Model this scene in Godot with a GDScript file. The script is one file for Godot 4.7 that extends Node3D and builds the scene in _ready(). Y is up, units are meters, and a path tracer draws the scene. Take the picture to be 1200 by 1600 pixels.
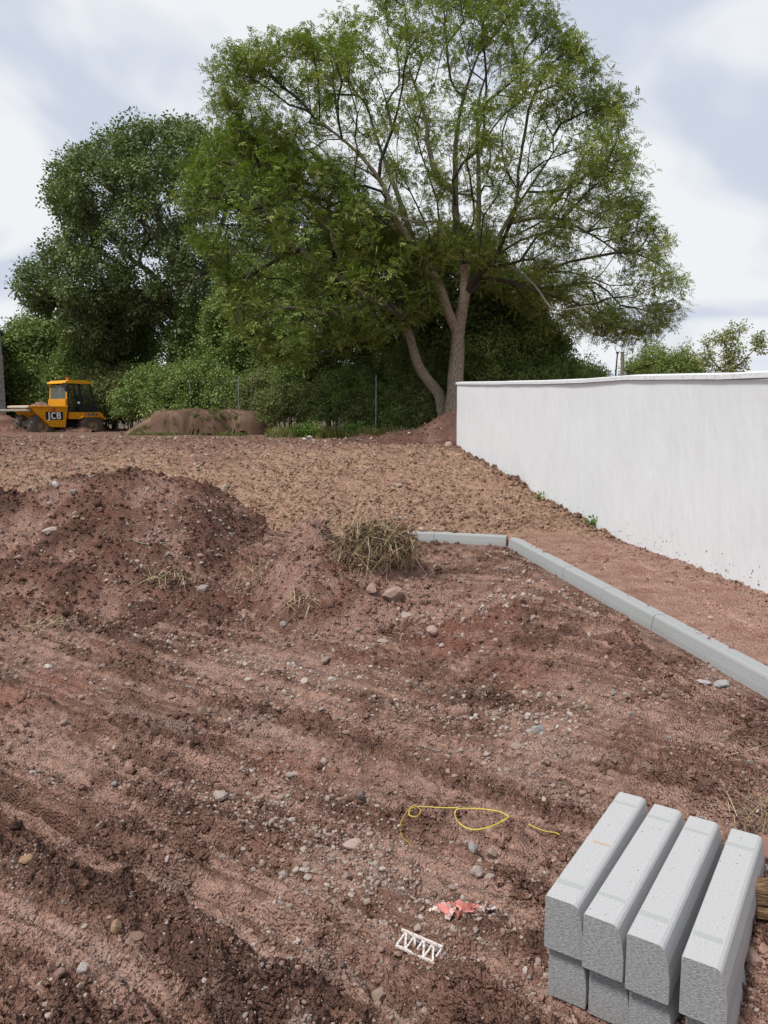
extends Node3D

# World: y up, metres. The photographer stands at x = 0, z = 0; -z is into the scene; d means distance into the scene (-z).
var rng := RandomNumberGenerator.new()
var M := {}
var used := {}
var n_low := FastNoiseLite.new()
var n_mid := FastNoiseLite.new()
var n_fine := FastNoiseLite.new()
var n_rut := FastNoiseLite.new()
var n_clod := FastNoiseLite.new()
var n_crumb := FastNoiseLite.new()
var n_lump := FastNoiseLite.new()
var heaps := []

# ---------------------------------------------------------------- scene tree helpers
func numbered(called: String) -> String:
	if not used.has(called):
		used[called] = 0
		return called
	used[called] += 1
	return "%s_%03d" % [called, used[called]]

func tag(o: Node3D, label: String, category: String, group := "", kind := "") -> Node3D:
	if label != "": o.set_meta("label", label)
	if category != "": o.set_meta("category", category)
	if group != "": o.set_meta("group", group)
	if kind != "": o.set_meta("kind", kind)
	elif category != "": o.set_meta("kind", "thing")
	return o

func thing(called: String, label: String, category: String, at := Vector3.ZERO, turn := 0.0, group := "") -> Node3D:
	var o := Node3D.new()
	o.name = numbered(called)
	add_child(o)
	o.position = at
	o.rotation.y = turn
	return tag(o, label, category, group)

func piece(called: String, mesh: Mesh, material: Material, parent: Node = null) -> MeshInstance3D:
	var o := MeshInstance3D.new()
	o.mesh = mesh
	o.material_override = material
	o.cast_shadow = GeometryInstance3D.SHADOW_CASTING_SETTING_ON
	if parent == null:
		o.name = numbered(called)
		add_child(o)
	else:
		o.name = called
		parent.add_child(o, true)
	return o

func copies(called: String, mesh: Mesh, buf: PackedFloat32Array, material: Material, parent: Node = null) -> MultiMeshInstance3D:
	var mm := MultiMesh.new()
	mm.transform_format = MultiMesh.TRANSFORM_3D
	mm.use_colors = true
	mm.mesh = mesh
	mm.instance_count = buf.size() / 16
	mm.buffer = buf
	var o := MultiMeshInstance3D.new()
	o.multimesh = mm
	o.material_override = material
	if parent == null:
		o.name = numbered(called)
		add_child(o)
	else:
		o.name = called
		parent.add_child(o, true)
	return o

func put(buf: PackedFloat32Array, b: Basis, p: Vector3, c: Color) -> void:
	buf.append_array(PackedFloat32Array([b.x.x, b.y.x, b.z.x, p.x, b.x.y, b.y.y, b.z.y, p.y, b.x.z, b.y.z, b.z.z, p.z, c.r, c.g, c.b, 1.0]))

func R(a: float, b: float) -> float:
	return rng.randf_range(a, b)

func rdir() -> Vector3:
	var z := R(-1.0, 1.0)
	var a := R(0.0, TAU)
	var r := sqrt(1.0 - z * z)
	return Vector3(r * cos(a), z, r * sin(a))

func rbasis(s: float) -> Basis:
	return Basis(rdir(), R(0.0, TAU)).scaled(Vector3(s, s, s))

func lin(r: float, g: float, b: float) -> Color:
	return Color(r, g, b).linear_to_srgb()

func sstep(a: float, b: float, x: float) -> float:
	return smoothstep(a, b, x)

# ---------------------------------------------------------------- materials
func noise_tex(freq: float, octaves: int, ramp: Array, sd: int, size := 512, kind := FastNoiseLite.TYPE_SIMPLEX_SMOOTH) -> NoiseTexture2D:
	var t := NoiseTexture2D.new()
	t.width = size
	t.height = size
	t.seamless = true
	var n := FastNoiseLite.new()
	n.seed = sd
	n.noise_type = kind
	n.frequency = freq
	n.fractal_octaves = octaves
	t.noise = n
	if ramp.size() > 0:
		var g := Gradient.new()
		g.offsets = PackedFloat32Array(ramp[0])
		g.colors = PackedColorArray(ramp[1])
		t.color_ramp = g
	return t

func mat(c: Color, rough := 0.9, opts := {}) -> StandardMaterial3D:
	var m := StandardMaterial3D.new()
	m.albedo_color = c
	m.roughness = rough
	m.metallic_specular = 0.35
	for k in opts: m.set(k, opts[k])
	return m

func world_tex(m: StandardMaterial3D, albedo: Texture2D, bump: Texture2D, scale: float, bump_cm: float) -> StandardMaterial3D:
	m.uv1_triplanar = true
	m.uv1_world_triplanar = true
	m.uv1_scale = Vector3(scale, scale, scale)
	if albedo: m.albedo_texture = albedo
	if bump:
		m.heightmap_enabled = true
		m.heightmap_texture = bump
		m.heightmap_scale = bump_cm
	return m

func gray(v: float) -> Color:
	return Color(v, v, v)

func make_materials() -> void:
	var grain := noise_tex(0.07, 5, [[0.0, 0.35, 0.55, 0.72, 1.0], [gray(0.66), gray(0.85), gray(0.95), gray(1.0), Color(1.0, 0.98, 0.97)]], 3, 1024)
	var lumps := noise_tex(0.05, 6, [], 9, 1024)
	M.soil = world_tex(mat(Color.WHITE, 0.95, {"vertex_color_use_as_albedo": true, "metallic_specular": 0.2}), grain, lumps, 1.0, 5.0)
	M.stone = world_tex(mat(Color.WHITE, 0.85, {"vertex_color_use_as_albedo": true, "metallic_specular": 0.3}), grain, lumps, 4.0, 0.3)
	M.render = world_tex(mat(lin(0.735, 0.755, 0.775), 0.9), noise_tex(0.008, 5, [[0.0, 0.4, 0.65, 1.0], [gray(0.97), gray(0.985), gray(0.993), gray(1.0)]], 21, 1024), noise_tex(0.05, 4, [], 22, 512), 0.35, 0.5)
	M.render.uv1_scale = Vector3(0.3, 0.12, 0.3)
	M.coping = world_tex(mat(lin(0.75, 0.765, 0.785), 0.85), noise_tex(0.02, 4, [[0.0, 0.45, 1.0], [gray(0.86), gray(0.97), gray(1.0)]], 23, 512), lumps, 1.0, 0.3)
	var con := noise_tex(0.09, 4, [[0.0, 0.3, 0.5, 0.7, 1.0], [gray(0.84), gray(0.95), gray(0.98), gray(1.0), gray(1.0)]], 31, 512)
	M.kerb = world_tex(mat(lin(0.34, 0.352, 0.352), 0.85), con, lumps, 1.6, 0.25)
	M.kerb_top = world_tex(mat(lin(0.44, 0.44, 0.445), 0.85), con, noise_tex(0.05, 4, [], 33, 512), 2.2, 0.08)
	var rough_end := noise_tex(0.05, 5, [[0.0, 0.36, 0.46, 0.58, 1.0], [gray(0.6), gray(0.7), gray(0.8), gray(0.88), gray(0.95)]], 35, 512)
	M.kerb_end = world_tex(mat(lin(0.44, 0.44, 0.445), 0.9), rough_end, noise_tex(0.06, 4, [], 36, 512), 1.3, 0.15)
	M.kerb_end.uv1_scale = Vector3(3.2, 6.5, 3.2)
	M.kerb_mark = world_tex(mat(lin(0.37, 0.385, 0.38), 0.9), con, null, 3.0, 0)
	M.rust = mat(lin(0.42, 0.30, 0.19), 0.9)
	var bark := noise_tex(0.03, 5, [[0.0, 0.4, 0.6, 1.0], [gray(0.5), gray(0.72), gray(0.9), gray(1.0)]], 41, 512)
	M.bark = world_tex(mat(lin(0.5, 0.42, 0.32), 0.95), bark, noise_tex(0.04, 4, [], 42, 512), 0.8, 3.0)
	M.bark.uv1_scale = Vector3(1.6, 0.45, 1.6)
	M.limb = world_tex(mat(lin(0.17, 0.145, 0.115), 0.95), bark, null, 1.2, 0)  # dark upper bark, with the backlit look of high limbs put into its colour
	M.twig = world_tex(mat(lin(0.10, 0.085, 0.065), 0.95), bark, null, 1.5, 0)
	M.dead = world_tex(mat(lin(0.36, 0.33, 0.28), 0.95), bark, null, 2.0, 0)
	M.leaf = mat(Color.WHITE, 0.55, {"vertex_color_use_as_albedo": true, "backlight_enabled": true, "backlight": Color(0.55, 0.7, 0.3), "metallic_specular": 0.4})
	M.straw = mat(Color.WHITE, 0.8, {"vertex_color_use_as_albedo": true, "backlight_enabled": true, "backlight": Color(0.3, 0.3, 0.25)})
	M.yellow = world_tex(mat(lin(0.72, 0.32, 0.012), 0.45), noise_tex(0.03, 5, [[0.0, 0.3, 0.42, 1.0], [Color(0.62, 0.55, 0.5), Color(0.85, 0.8, 0.76), gray(0.98), gray(1.0)]], 51, 256), null, 1.5, 0)
	M.worn = mat(lin(0.55, 0.5, 0.44), 0.5, {"metallic": 0.2})
	M.cabyellow = mat(lin(0.72, 0.36, 0.02), 0.45)
	M.black = mat(lin(0.02, 0.02, 0.022), 0.5)
	M.chassis = mat(lin(0.035, 0.033, 0.032), 0.8)
	M.tyre = world_tex(mat(lin(0.13, 0.105, 0.09), 0.95), grain, null, 2.0, 0)
	M.hub = mat(lin(0.3, 0.22, 0.14), 0.7)
	M.decal_white = mat(lin(0.8, 0.8, 0.8), 0.5)
	M.decal_red = mat(lin(0.55, 0.08, 0.07), 0.5)
	M.pane = mat(Color(0.75, 0.8, 0.8, 0.18), 0.04, {"transparency": BaseMaterial3D.TRANSPARENCY_ALPHA, "metallic_specular": 0.6})
	M.tinted = mat(Color(0.12, 0.15, 0.15, 0.55), 0.05, {"transparency": BaseMaterial3D.TRANSPARENCY_ALPHA, "metallic_specular": 0.6})
	M.amber = mat(lin(0.5, 0.12, 0.02), 0.3)
	M.steel = mat(lin(0.26, 0.30, 0.30), 0.6, {"metallic": 0.4})
	M.wire = mat(lin(0.14, 0.15, 0.15), 0.6, {"metallic": 0.3})
	var wood := noise_tex(0.03, 5, [[0.0, 0.4, 0.6, 1.0], [gray(0.4), gray(0.7), gray(0.9), gray(1.0)]], 61, 512)
	M.oldwood = world_tex(mat(lin(0.24, 0.145, 0.08), 0.9), wood, noise_tex(0.05, 4, [], 62, 256), 2.0, 0.6)
	M.oldwood.uv1_scale = Vector3(1.2, 9.0, 5.0)
	M.palewood = world_tex(mat(lin(0.66, 0.60, 0.50), 0.8), wood, null, 1.0, 0)
	M.polewood = world_tex(mat(lin(0.33, 0.28, 0.22), 0.9), bark, null, 2.0, 0)
	M.housewall = world_tex(mat(lin(0.30, 0.29, 0.28), 0.95), noise_tex(0.03, 4, [[0.0, 0.4, 0.6, 1.0], [gray(0.5), gray(0.75), gray(0.9), gray(1.0)]], 71, 256), lumps, 0.8, 1.0)
	M.housewall.uv1_scale = Vector3(0.8, 2.6, 0.8)
	M.slate = mat(lin(0.05, 0.05, 0.055), 0.8)
	M.strap = mat(lin(0.52, 0.42, 0.07), 0.5)
	M.tape_red = mat(lin(0.6, 0.22, 0.19), 0.45, {"backlight_enabled": true, "backlight": Color(0.4, 0.3, 0.3)})
	M.plastic = world_tex(mat(lin(0.74, 0.72, 0.70), 0.5), noise_tex(0.05, 4, [[0.0, 0.36, 0.5, 1.0], [Color(0.5, 0.36, 0.3), Color(0.7, 0.58, 0.53), Color(0.97, 0.95, 0.94), gray(1.0)]], 91, 256), null, 9.0, 0)
	M.tape_white = world_tex(mat(lin(0.72, 0.62, 0.6), 0.5), M.plastic.albedo_texture, null, 7.0, 0)
	M.tileshard = world_tex(mat(lin(0.52, 0.30, 0.25), 0.85), grain, null, 8.0, 0)

# ---------------------------------------------------------------- geometry helpers
func tool() -> SurfaceTool:
	var st := SurfaceTool.new()
	st.begin(Mesh.PRIMITIVE_TRIANGLES)
	st.set_smooth_group(-1)
	return st

func quad(st: SurfaceTool, a: Vector3, b: Vector3, c: Vector3, d: Vector3) -> void:
	st.add_vertex(a); st.add_vertex(b); st.add_vertex(c)
	st.add_vertex(a); st.add_vertex(c); st.add_vertex(d)

func done(st: SurfaceTool) -> ArrayMesh:
	st.generate_normals()
	return st.commit()

# bevelled box about centre c with half sizes; xf turns it
func bbox(st: SurfaceTool, c: Vector3, size: Vector3, bev := 0.01, xf := Transform3D()) -> void:
	var h := size * 0.5
	var b := minf(bev, minf(h.x, minf(h.y, h.z)) * 0.9)
	var f := func(p: Vector3) -> Vector3: return xf * (c + p)
	for ax in 3:
		for s in [-1.0, 1.0]:
			var u := (ax + 1) % 3
			var v := (ax + 2) % 3
			var q := []
			for k in [[-1, -1], [-1, 1], [1, 1], [1, -1]]:
				var p := Vector3.ZERO
				p[ax] = s * h[ax]
				p[u] = k[0] * (h[u] - b)
				p[v] = k[1] * (h[v] - b)
				q.append(p)
			if s > 0: quad(st, f.call(q[0]), f.call(q[1]), f.call(q[2]), f.call(q[3]))
			else: quad(st, f.call(q[3]), f.call(q[2]), f.call(q[1]), f.call(q[0]))
	if b <= 0.0: return
	for ax in 3: # edges along ax
		var u := (ax + 1) % 3
		var v := (ax + 2) % 3
		for su in [-1.0, 1.0]:
			for sv in [-1.0, 1.0]:
				var p := []
				for k in 4:
					var w := Vector3.ZERO
					w[ax] = (h[ax] - b) * (-1.0 if k == 0 or k == 3 else 1.0)
					w[u] = su * (h[u] - (b if k > 1 else 0.0))
					w[v] = sv * (h[v] - (0.0 if k > 1 else b))
					p.append(w)
				if su * sv > 0: quad(st, f.call(p[0]), f.call(p[3]), f.call(p[2]), f.call(p[1]))
				else: quad(st, f.call(p[0]), f.call(p[1]), f.call(p[2]), f.call(p[3]))
	for sx in [-1.0, 1.0]:
		for sy in [-1.0, 1.0]:
			for sz in [-1.0, 1.0]:
				var a := Vector3(sx * h.x, sy * (h.y - b), sz * (h.z - b))
				var bb := Vector3(sx * (h.x - b), sy * h.y, sz * (h.z - b))
				var cc := Vector3(sx * (h.x - b), sy * (h.y - b), sz * h.z)
				if sx * sy * sz > 0: st.add_vertex(f.call(a)); st.add_vertex(f.call(cc)); st.add_vertex(f.call(bb))
				else: st.add_vertex(f.call(a)); st.add_vertex(f.call(bb)); st.add_vertex(f.call(cc))

func box_mesh(size: Vector3, bev := 0.01, c := Vector3.ZERO) -> ArrayMesh:
	var st := tool()
	bbox(st, c, size, bev)
	return done(st)

# polygon (x, y) pushed from z0 to z1
func prism(st: SurfaceTool, poly: PackedVector2Array, z0: float, z1: float) -> void:
	var p := poly
	if Geometry2D.is_polygon_clockwise(p) == false:
		p = poly.duplicate()
		p.reverse()
	var t := Geometry2D.triangulate_polygon(p)
	for k in range(0, t.size(), 3):
		var a := p[t[k]]
		var b := p[t[k + 1]]
		var c := p[t[k + 2]]
		if (b - a).cross(c - a) > 0:
			var w := b
			b = c
			c = w
		st.add_vertex(Vector3(a.x, a.y, z1)); st.add_vertex(Vector3(b.x, b.y, z1)); st.add_vertex(Vector3(c.x, c.y, z1))
		st.add_vertex(Vector3(a.x, a.y, z0)); st.add_vertex(Vector3(c.x, c.y, z0)); st.add_vertex(Vector3(b.x, b.y, z0))
	for k in p.size():
		var a := p[k]
		var b := p[(k + 1) % p.size()]
		quad(st, Vector3(a.x, a.y, z0), Vector3(b.x, b.y, z0), Vector3(b.x, b.y, z1), Vector3(a.x, a.y, z1))

func prism_mesh(pts: Array, z0: float, z1: float) -> ArrayMesh:
	var st := tool()
	prism(st, PackedVector2Array(pts), z0, z1)
	return done(st)

func smooth_line(pts: Array, step: float) -> PackedVector3Array:
	var out := PackedVector3Array()
	var n := pts.size()
	for i in n - 1:
		var p0: Vector3 = pts[maxi(i - 1, 0)]
		var p1: Vector3 = pts[i]
		var p2: Vector3 = pts[i + 1]
		var p3: Vector3 = pts[mini(i + 2, n - 1)]
		var k := maxi(1, int(ceil(p1.distance_to(p2) / step)))
		for j in k:
			out.append(p1.cubic_interpolate(p2, p0, p3, float(j) / k))
	out.append(pts[n - 1])
	return out

# round tube along points, radius from r0 to r1, into vertex arrays
func tube_into(v: PackedVector3Array, nn: PackedVector3Array, ix: PackedInt32Array, pts: PackedVector3Array, r0: float, r1: float, sides: int, wob := 0.0) -> void:
	var base := v.size()
	var up := Vector3(0.31, 0.2, 0.93).normalized()
	for i in pts.size():
		var dir := (pts[mini(i + 1, pts.size() - 1)] - pts[maxi(i - 1, 0)]).normalized()
		var side := dir.cross(up)
		if side.length_squared() < 0.01: side = dir.cross(Vector3.RIGHT)
		side = side.normalized()
		var other := dir.cross(side)
		var t := float(i) / maxi(1, pts.size() - 1)
		for k in sides:
			var a := TAU * k / sides
			var r := lerpf(r0, r1, t) * (1.0 + wob * sin(a * 3.0 + i * 0.7) * 0.5 + wob * n_mid.get_noise_3d(cos(a) * 0.4, pts[i].y * 0.6, sin(a) * 0.4 + pts[i].x))
			var d := side * cos(a) + other * sin(a)
			v.append(pts[i] + d * r)
			nn.append(d)
	for i in pts.size() - 1:
		for k in sides:
			var a := base + i * sides + k
			var b := base + i * sides + (k + 1) % sides
			ix.append_array(PackedInt32Array([a, a + sides, b, b, a + sides, b + sides]))

func arrays_mesh(v: PackedVector3Array, nn: PackedVector3Array, ix: PackedInt32Array, col := PackedColorArray()) -> ArrayMesh:
	var a := []
	a.resize(Mesh.ARRAY_MAX)
	a[Mesh.ARRAY_VERTEX] = v
	if nn.size() > 0: a[Mesh.ARRAY_NORMAL] = nn
	a[Mesh.ARRAY_INDEX] = ix
	if col.size() > 0: a[Mesh.ARRAY_COLOR] = col
	var m := ArrayMesh.new()
	m.add_surface_from_arrays(Mesh.PRIMITIVE_TRIANGLES, a)
	return m

func tube_mesh(pts: Array, r0: float, r1: float, sides := 8, step := 0.3, wob := 0.0) -> ArrayMesh:
	var v := PackedVector3Array()
	var nn := PackedVector3Array()
	var ix := PackedInt32Array()
	tube_into(v, nn, ix, smooth_line(pts, step), r0, r1, sides, wob)
	# end cap
	var last := v.size() - sides
	for k in range(1, sides - 1):
		ix.append_array(PackedInt32Array([last, last + k, last + k + 1]))
	return arrays_mesh(v, nn, ix)

# flat ribbon with thickness swept along points
func ribbon(st: SurfaceTool, pts: PackedVector3Array, w: float, th: float, up0 := Vector3.UP, twist := 0.0) -> void:
	var ring := []
	for i in pts.size():
		var dir := (pts[mini(i + 1, pts.size() - 1)] - pts[maxi(i - 1, 0)]).normalized()
		var u := up0.rotated(dir, twist * i)
		var side := dir.cross(u).normalized()
		var n := side.cross(dir).normalized()
		ring.append([pts[i] + side * w * 0.5 + n * th * 0.5, pts[i] - side * w * 0.5 + n * th * 0.5, pts[i] - side * w * 0.5 - n * th * 0.5, pts[i] + side * w * 0.5 - n * th * 0.5])
	for i in pts.size() - 1:
		for k in 4:
			quad(st, ring[i][k], ring[i][(k + 1) % 4], ring[i + 1][(k + 1) % 4], ring[i + 1][k])

# angular lump, about 1 m across before scaling
func rock_mesh(sd: int, squash: Vector3, rough := 0.22, cuts := 7) -> ArrayMesh:
	var r2 := RandomNumberGenerator.new()
	r2.seed = sd
	var t := (1.0 + sqrt(5.0)) / 2.0
	var v := [Vector3(-1, t, 0), Vector3(1, t, 0), Vector3(-1, -t, 0), Vector3(1, -t, 0), Vector3(0, -1, t), Vector3(0, 1, t), Vector3(0, -1, -t), Vector3(0, 1, -t), Vector3(t, 0, -1), Vector3(t, 0, 1), Vector3(-t, 0, -1), Vector3(-t, 0, 1)]
	var f := [[0, 11, 5], [0, 5, 1], [0, 1, 7], [0, 7, 10], [0, 10, 11], [1, 5, 9], [5, 11, 4], [11, 10, 2], [10, 7, 6], [7, 1, 8], [3, 9, 4], [3, 4, 2], [3, 2, 6], [3, 6, 8], [3, 8, 9], [4, 9, 5], [2, 4, 11], [6, 2, 10], [8, 6, 7], [9, 8, 1]]
	for s in 1:
		var mid := {}
		var g := []
		for tri in f:
			var m := []
			for e in 3:
				var a: int = tri[e]
				var b: int = tri[(e + 1) % 3]
				var key := mini(a, b) * 10000 + maxi(a, b)
				if not mid.has(key):
					v.append((v[a] + v[b]) * 0.5)
					mid[key] = v.size() - 1
				m.append(mid[key])
			g.append_array([[tri[0], m[0], m[2]], [tri[1], m[1], m[0]], [tri[2], m[2], m[1]], [m[0], m[1], m[2]]])
		f = g
	var planes := []
	for k in cuts:
		planes.append([Vector3(r2.randf_range(-1, 1), r2.randf_range(-1, 1), r2.randf_range(-1, 1)).normalized(), r2.randf_range(0.55, 0.9)])
	var nz := FastNoiseLite.new()
	nz.seed = sd
	nz.frequency = 0.9
	for k in v.size():
		var p: Vector3 = v[k].normalized()
		p *= 1.0 + rough * nz.get_noise_3dv(p * 1.3)
		for pl in planes:
			var ex: float = p.dot(pl[0]) - pl[1]
			if ex > 0: p -= pl[0] * ex
		v[k] = p * 0.5 * squash
	var st := SurfaceTool.new()
	st.begin(Mesh.PRIMITIVE_TRIANGLES)
	st.set_smooth_group(-1 if sd % 2 == 0 else 0)
	for tri in f:
		st.add_vertex(v[tri[0]]); st.add_vertex(v[tri[2]]); st.add_vertex(v[tri[1]])
	st.generate_normals()
	return st.commit()

# ---------------------------------------------------------------- terrain
var fd := [0.0, 9.9, 10.5, 11.5, 14.0, 17.5, 22.0, 30.0, 42.0, 60.0, 4000.0]
var fy := [0.53, 0.53, 0.59, 0.7, 0.95, 1.24, 1.28, 1.25, 1.14, 1.1, -20.0]
var gd := [-100.0, 1.0, 2.5, 5.0, 7.0, 9.0, 11.0]
var gy := [-0.2, -0.2, -0.16, -0.1, -0.03, 0.12, 0.3]

func along(xs: Array, ys: Array, x: float) -> float:
	for k in range(1, xs.size()):
		if x < xs[k]: return lerpf(ys[k - 1], ys[k], clampf((x - xs[k - 1]) / (xs[k] - xs[k - 1]), 0.0, 1.0))
	return ys[ys.size() - 1]

func s_right(x: float, d: float) -> float: return (x - 1.516) * 0.9913 + (d - 9.17) * 0.1317
func s_back(x: float, d: float) -> float: return (x - 1.525) * 0.318 + (d - 9.28) * 0.948

# bare shape of the ground: excavated road bed, kerbed verge and tilled plot
func land(x: float, d: float) -> float:
	var s := maxf(s_right(x, d), s_back(x, d))
	var top := along(fd, fy, d)
	if s >= 0.055: return top + 0.004 + 0.012 * sstep(0.055, 0.2, s)
	var m := -s
	var foot := top + 0.004 - 0.115 * sstep(-0.055, -0.03, m)
	var bed := along(gd, gy, d)
	return lerpf(foot, bed, sstep(0.05, 1.7, m))

var furrows := [[2.1, 0.42, 0.14, 0.042], [3.2, 0.3, 0.11, 0.026], [4.1, 0.35, 0.13, 0.028], [4.95, 0.3, 0.1, 0.025], [5.7, 0.4, 0.13, 0.03], [6.6, 0.35, 0.12, 0.03]]
var c_dark := Color(0.128, 0.073, 0.056)
var c_red := Color(0.30, 0.135, 0.098)
var c_brown := Color(0.275, 0.155, 0.117)
var c_pale := Color(0.48, 0.30, 0.238)
var c_tan := Color(0.58, 0.375, 0.265)
var c_tan2 := Color(0.47, 0.285, 0.21)
var _c := Color()

# relief of the loose soil, and its colour left in _c
func relief(x: float, d: float) -> float:
	var sr := s_right(x, d)
	var sb := s_back(x, d)
	var low := n_low.get_noise_2d(x, d)
	var mid := n_mid.get_noise_2d(x, d)
	var fine := n_fine.get_noise_2d(x, d)
	if sb > -0.12 and sb >= sr - 30.0 and sb > 0.0:
		var till := sstep(0.0, 0.5, sb) * (1.0 - 0.75 * sstep(19.0, 25.0, d + x * 0.2))
		var cd := n_clod.get_noise_2d(x, d) + 1.0
		var cl := sqrt(maxf(0.0, 0.3 - cd * cd)) * (0.5 + mid)
		var cr := maxf(0.0, -0.3 - n_crumb.get_noise_2d(x, d))
		var far_pink := sstep(16.0, 20.0, d - 0.35 * x + low * 3.0)
		_c = c_tan.lerp(c_tan2, clampf(0.3 + low * 0.9 + fine * 0.5, 0.0, 1.0))
		_c = _c.lerp(c_brown.lerp(c_pale, 0.45), far_pink * 0.75)
		_c = _c.lerp(c_dark, clampf(mid * 1.2 - 0.25 + fine * 0.9, 0.0, 0.6))
		return till * (0.02 + cl * 0.07 + cr * 0.03 + mid * 0.07 + (1.0 - absf(n_lump.get_noise_2d(x, d)) * 2.0) * 0.02) + fine * 0.012 + low * 0.05
	if sr > 0.0:
		_c = c_red.lerp(c_pale, clampf(0.85 + mid * 0.7 + fine * 0.3, 0.0, 1.0)) * 1.3
		_c = _c.lerp(c_dark, clampf(fine * 1.1 - 0.25, 0.0, 0.4))
		return sstep(0.1, 0.4, sr) * (mid * 0.025 + maxf(0.0, fine - 0.2) * 0.04) + fine * 0.006
	# excavated bed: ruts, wheel tracks, dry and damp patches
	var bend := maxf(0.0, x - 0.5)
	var u := 0.55 * x + 0.835 * d + 0.6 * bend * bend + low * 0.16 + mid * 0.02
	var w := 0.835 * x - 0.55 * d
	var rut := n_rut.get_noise_2d(u * 2.4, w * 0.14)
	var rut2 := 1.0 - absf(n_rut.get_noise_2d(u * 6.5 + 40.0, w * 0.22)) * 2.4
	var cr2 := maxf(0.0, -0.35 - n_crumb.get_noise_2d(x * 1.6, d * 1.6))
	var rough := clampf(0.3 + n_low.get_noise_2d(x * 1.7 + 9.0, d * 1.7) * 0.9 + rut * 1.1, 0.0, 1.0)
	var lump := 1.0 - absf(n_lump.get_noise_2d(x, d)) * 2.0
	var tracks := sstep(-0.4, 0.05, n_low.get_noise_2d(x * 0.8 + 77.0, d * 0.8))
	var h := low * 0.06 + rut * 0.02 + rut2 * 0.022 * tracks + mid * (0.014 + 0.03 * rough) + fine * (0.005 + 0.02 * rough) + cr2 * 0.05 * rough + lump * 0.028 * rough
	var band := exp(-pow((u - 1.92) / 0.17, 2.0))
	var band2 := exp(-pow((u - 2.42) / 0.09, 2.0)) + exp(-pow((u - 2.72) / 0.09, 2.0)) * 0.7 + exp(-pow((u - 3.3) / 0.1, 2.0)) * 0.4
	var dip := exp(-pow((u - 2.2) / 0.09, 2.0)) + exp(-pow((u - 2.58) / 0.06, 2.0))
	var where := 1.0 - sstep(3.7, 4.8, d)
	h += where * (band * (0.055 + mid * 0.08 + fine * 0.03 + lump * 0.03) + band2 * (0.03 + mid * 0.03) - dip * 0.03)
	# wheel and bucket furrows, in bands
	var fur := 0.0
	for f in furrows:
		var e: float = (u - f[0]) / f[1]
		if absf(e) < 1.5:
			var keep := exp(-e * e * e * e) * sstep(-0.3, 0.1, n_rut.get_noise_2d(w * 0.45 + f[0] * 7.0, u * 0.8))
			fur += keep * f[3] * (absf(sin(PI * (u + fine * 0.012) / f[2])) * 2.0 - 1.0)
	h += fur * (0.9 + mid * 1.4)
	# tread lugs left in firm tracks
	var lug := sstep(0.12, 0.3, -rut) * (1.0 - rough)
	h += lug * 0.012 * sin(w * 46.0 + u * 18.0) * tracks
	# hollow the strap lies over
	var q := Vector2(x - 0.17, d - 3.32)
	h -= 0.10 * exp(-q.length_squared() / 0.022)
	# soil slumped against the kerb
	var k := Vector2(x - 1.72, (d - 5.45) * 0.8)
	h += 0.11 * exp(-k.length_squared() / 0.07) * (1.0 + mid)
	var smear := n_rut.get_noise_2d(u * 15.0 + 11.0, w * 0.35) * 0.45 + n_rut.get_noise_2d(u * 6.0 - 31.0, w * 0.2) * 0.4
	var damp := clampf(0.16 + smear + rough * 0.55 + mid * 0.25 + low * 0.3 + band * where * 0.75 + 0.12 * where - cr2 * 0.3, 0.0, 1.0)
	_c = c_pale.lerp(c_brown, sstep(0.1, 0.5, damp)).lerp(c_dark, sstep(0.45, 1.0, damp) * 0.85)
	var redness := clampf(n_low.get_noise_2d(x * 0.9 - 50.0, d * 0.9) * 2.2 - 0.2 - rough * 0.5, 0.0, 0.8) * sstep(3.4, 5.2, d)
	_c = _c.lerp(c_red, redness)
	var dust := clampf(n_rut.get_noise_2d(u * 3.2 - 70.0, w * 0.3) * 1.5 + n_low.get_noise_2d(x * 2.0 + 5.0, d * 2.0) * 1.2 - 0.7 + fine * 0.9 + mid * 0.5, 0.0, 0.55)
	_c = _c.lerp(Color(0.50, 0.35, 0.295), dust)
	_c = _c.lerp(c_dark, clampf(n_mid.get_noise_2d(x * 2.0 + 60.0, d * 2.0) * 1.2, 0.0, 0.4))
	return h * sstep(0.1, 0.35, -maxf(sr, sb))

var cols := PackedFloat32Array()
var rows := PackedFloat32Array()
var gh := PackedFloat32Array()
const CM := 880
const CE := 14
const RM := 1000
const TAN := 0.74

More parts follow.
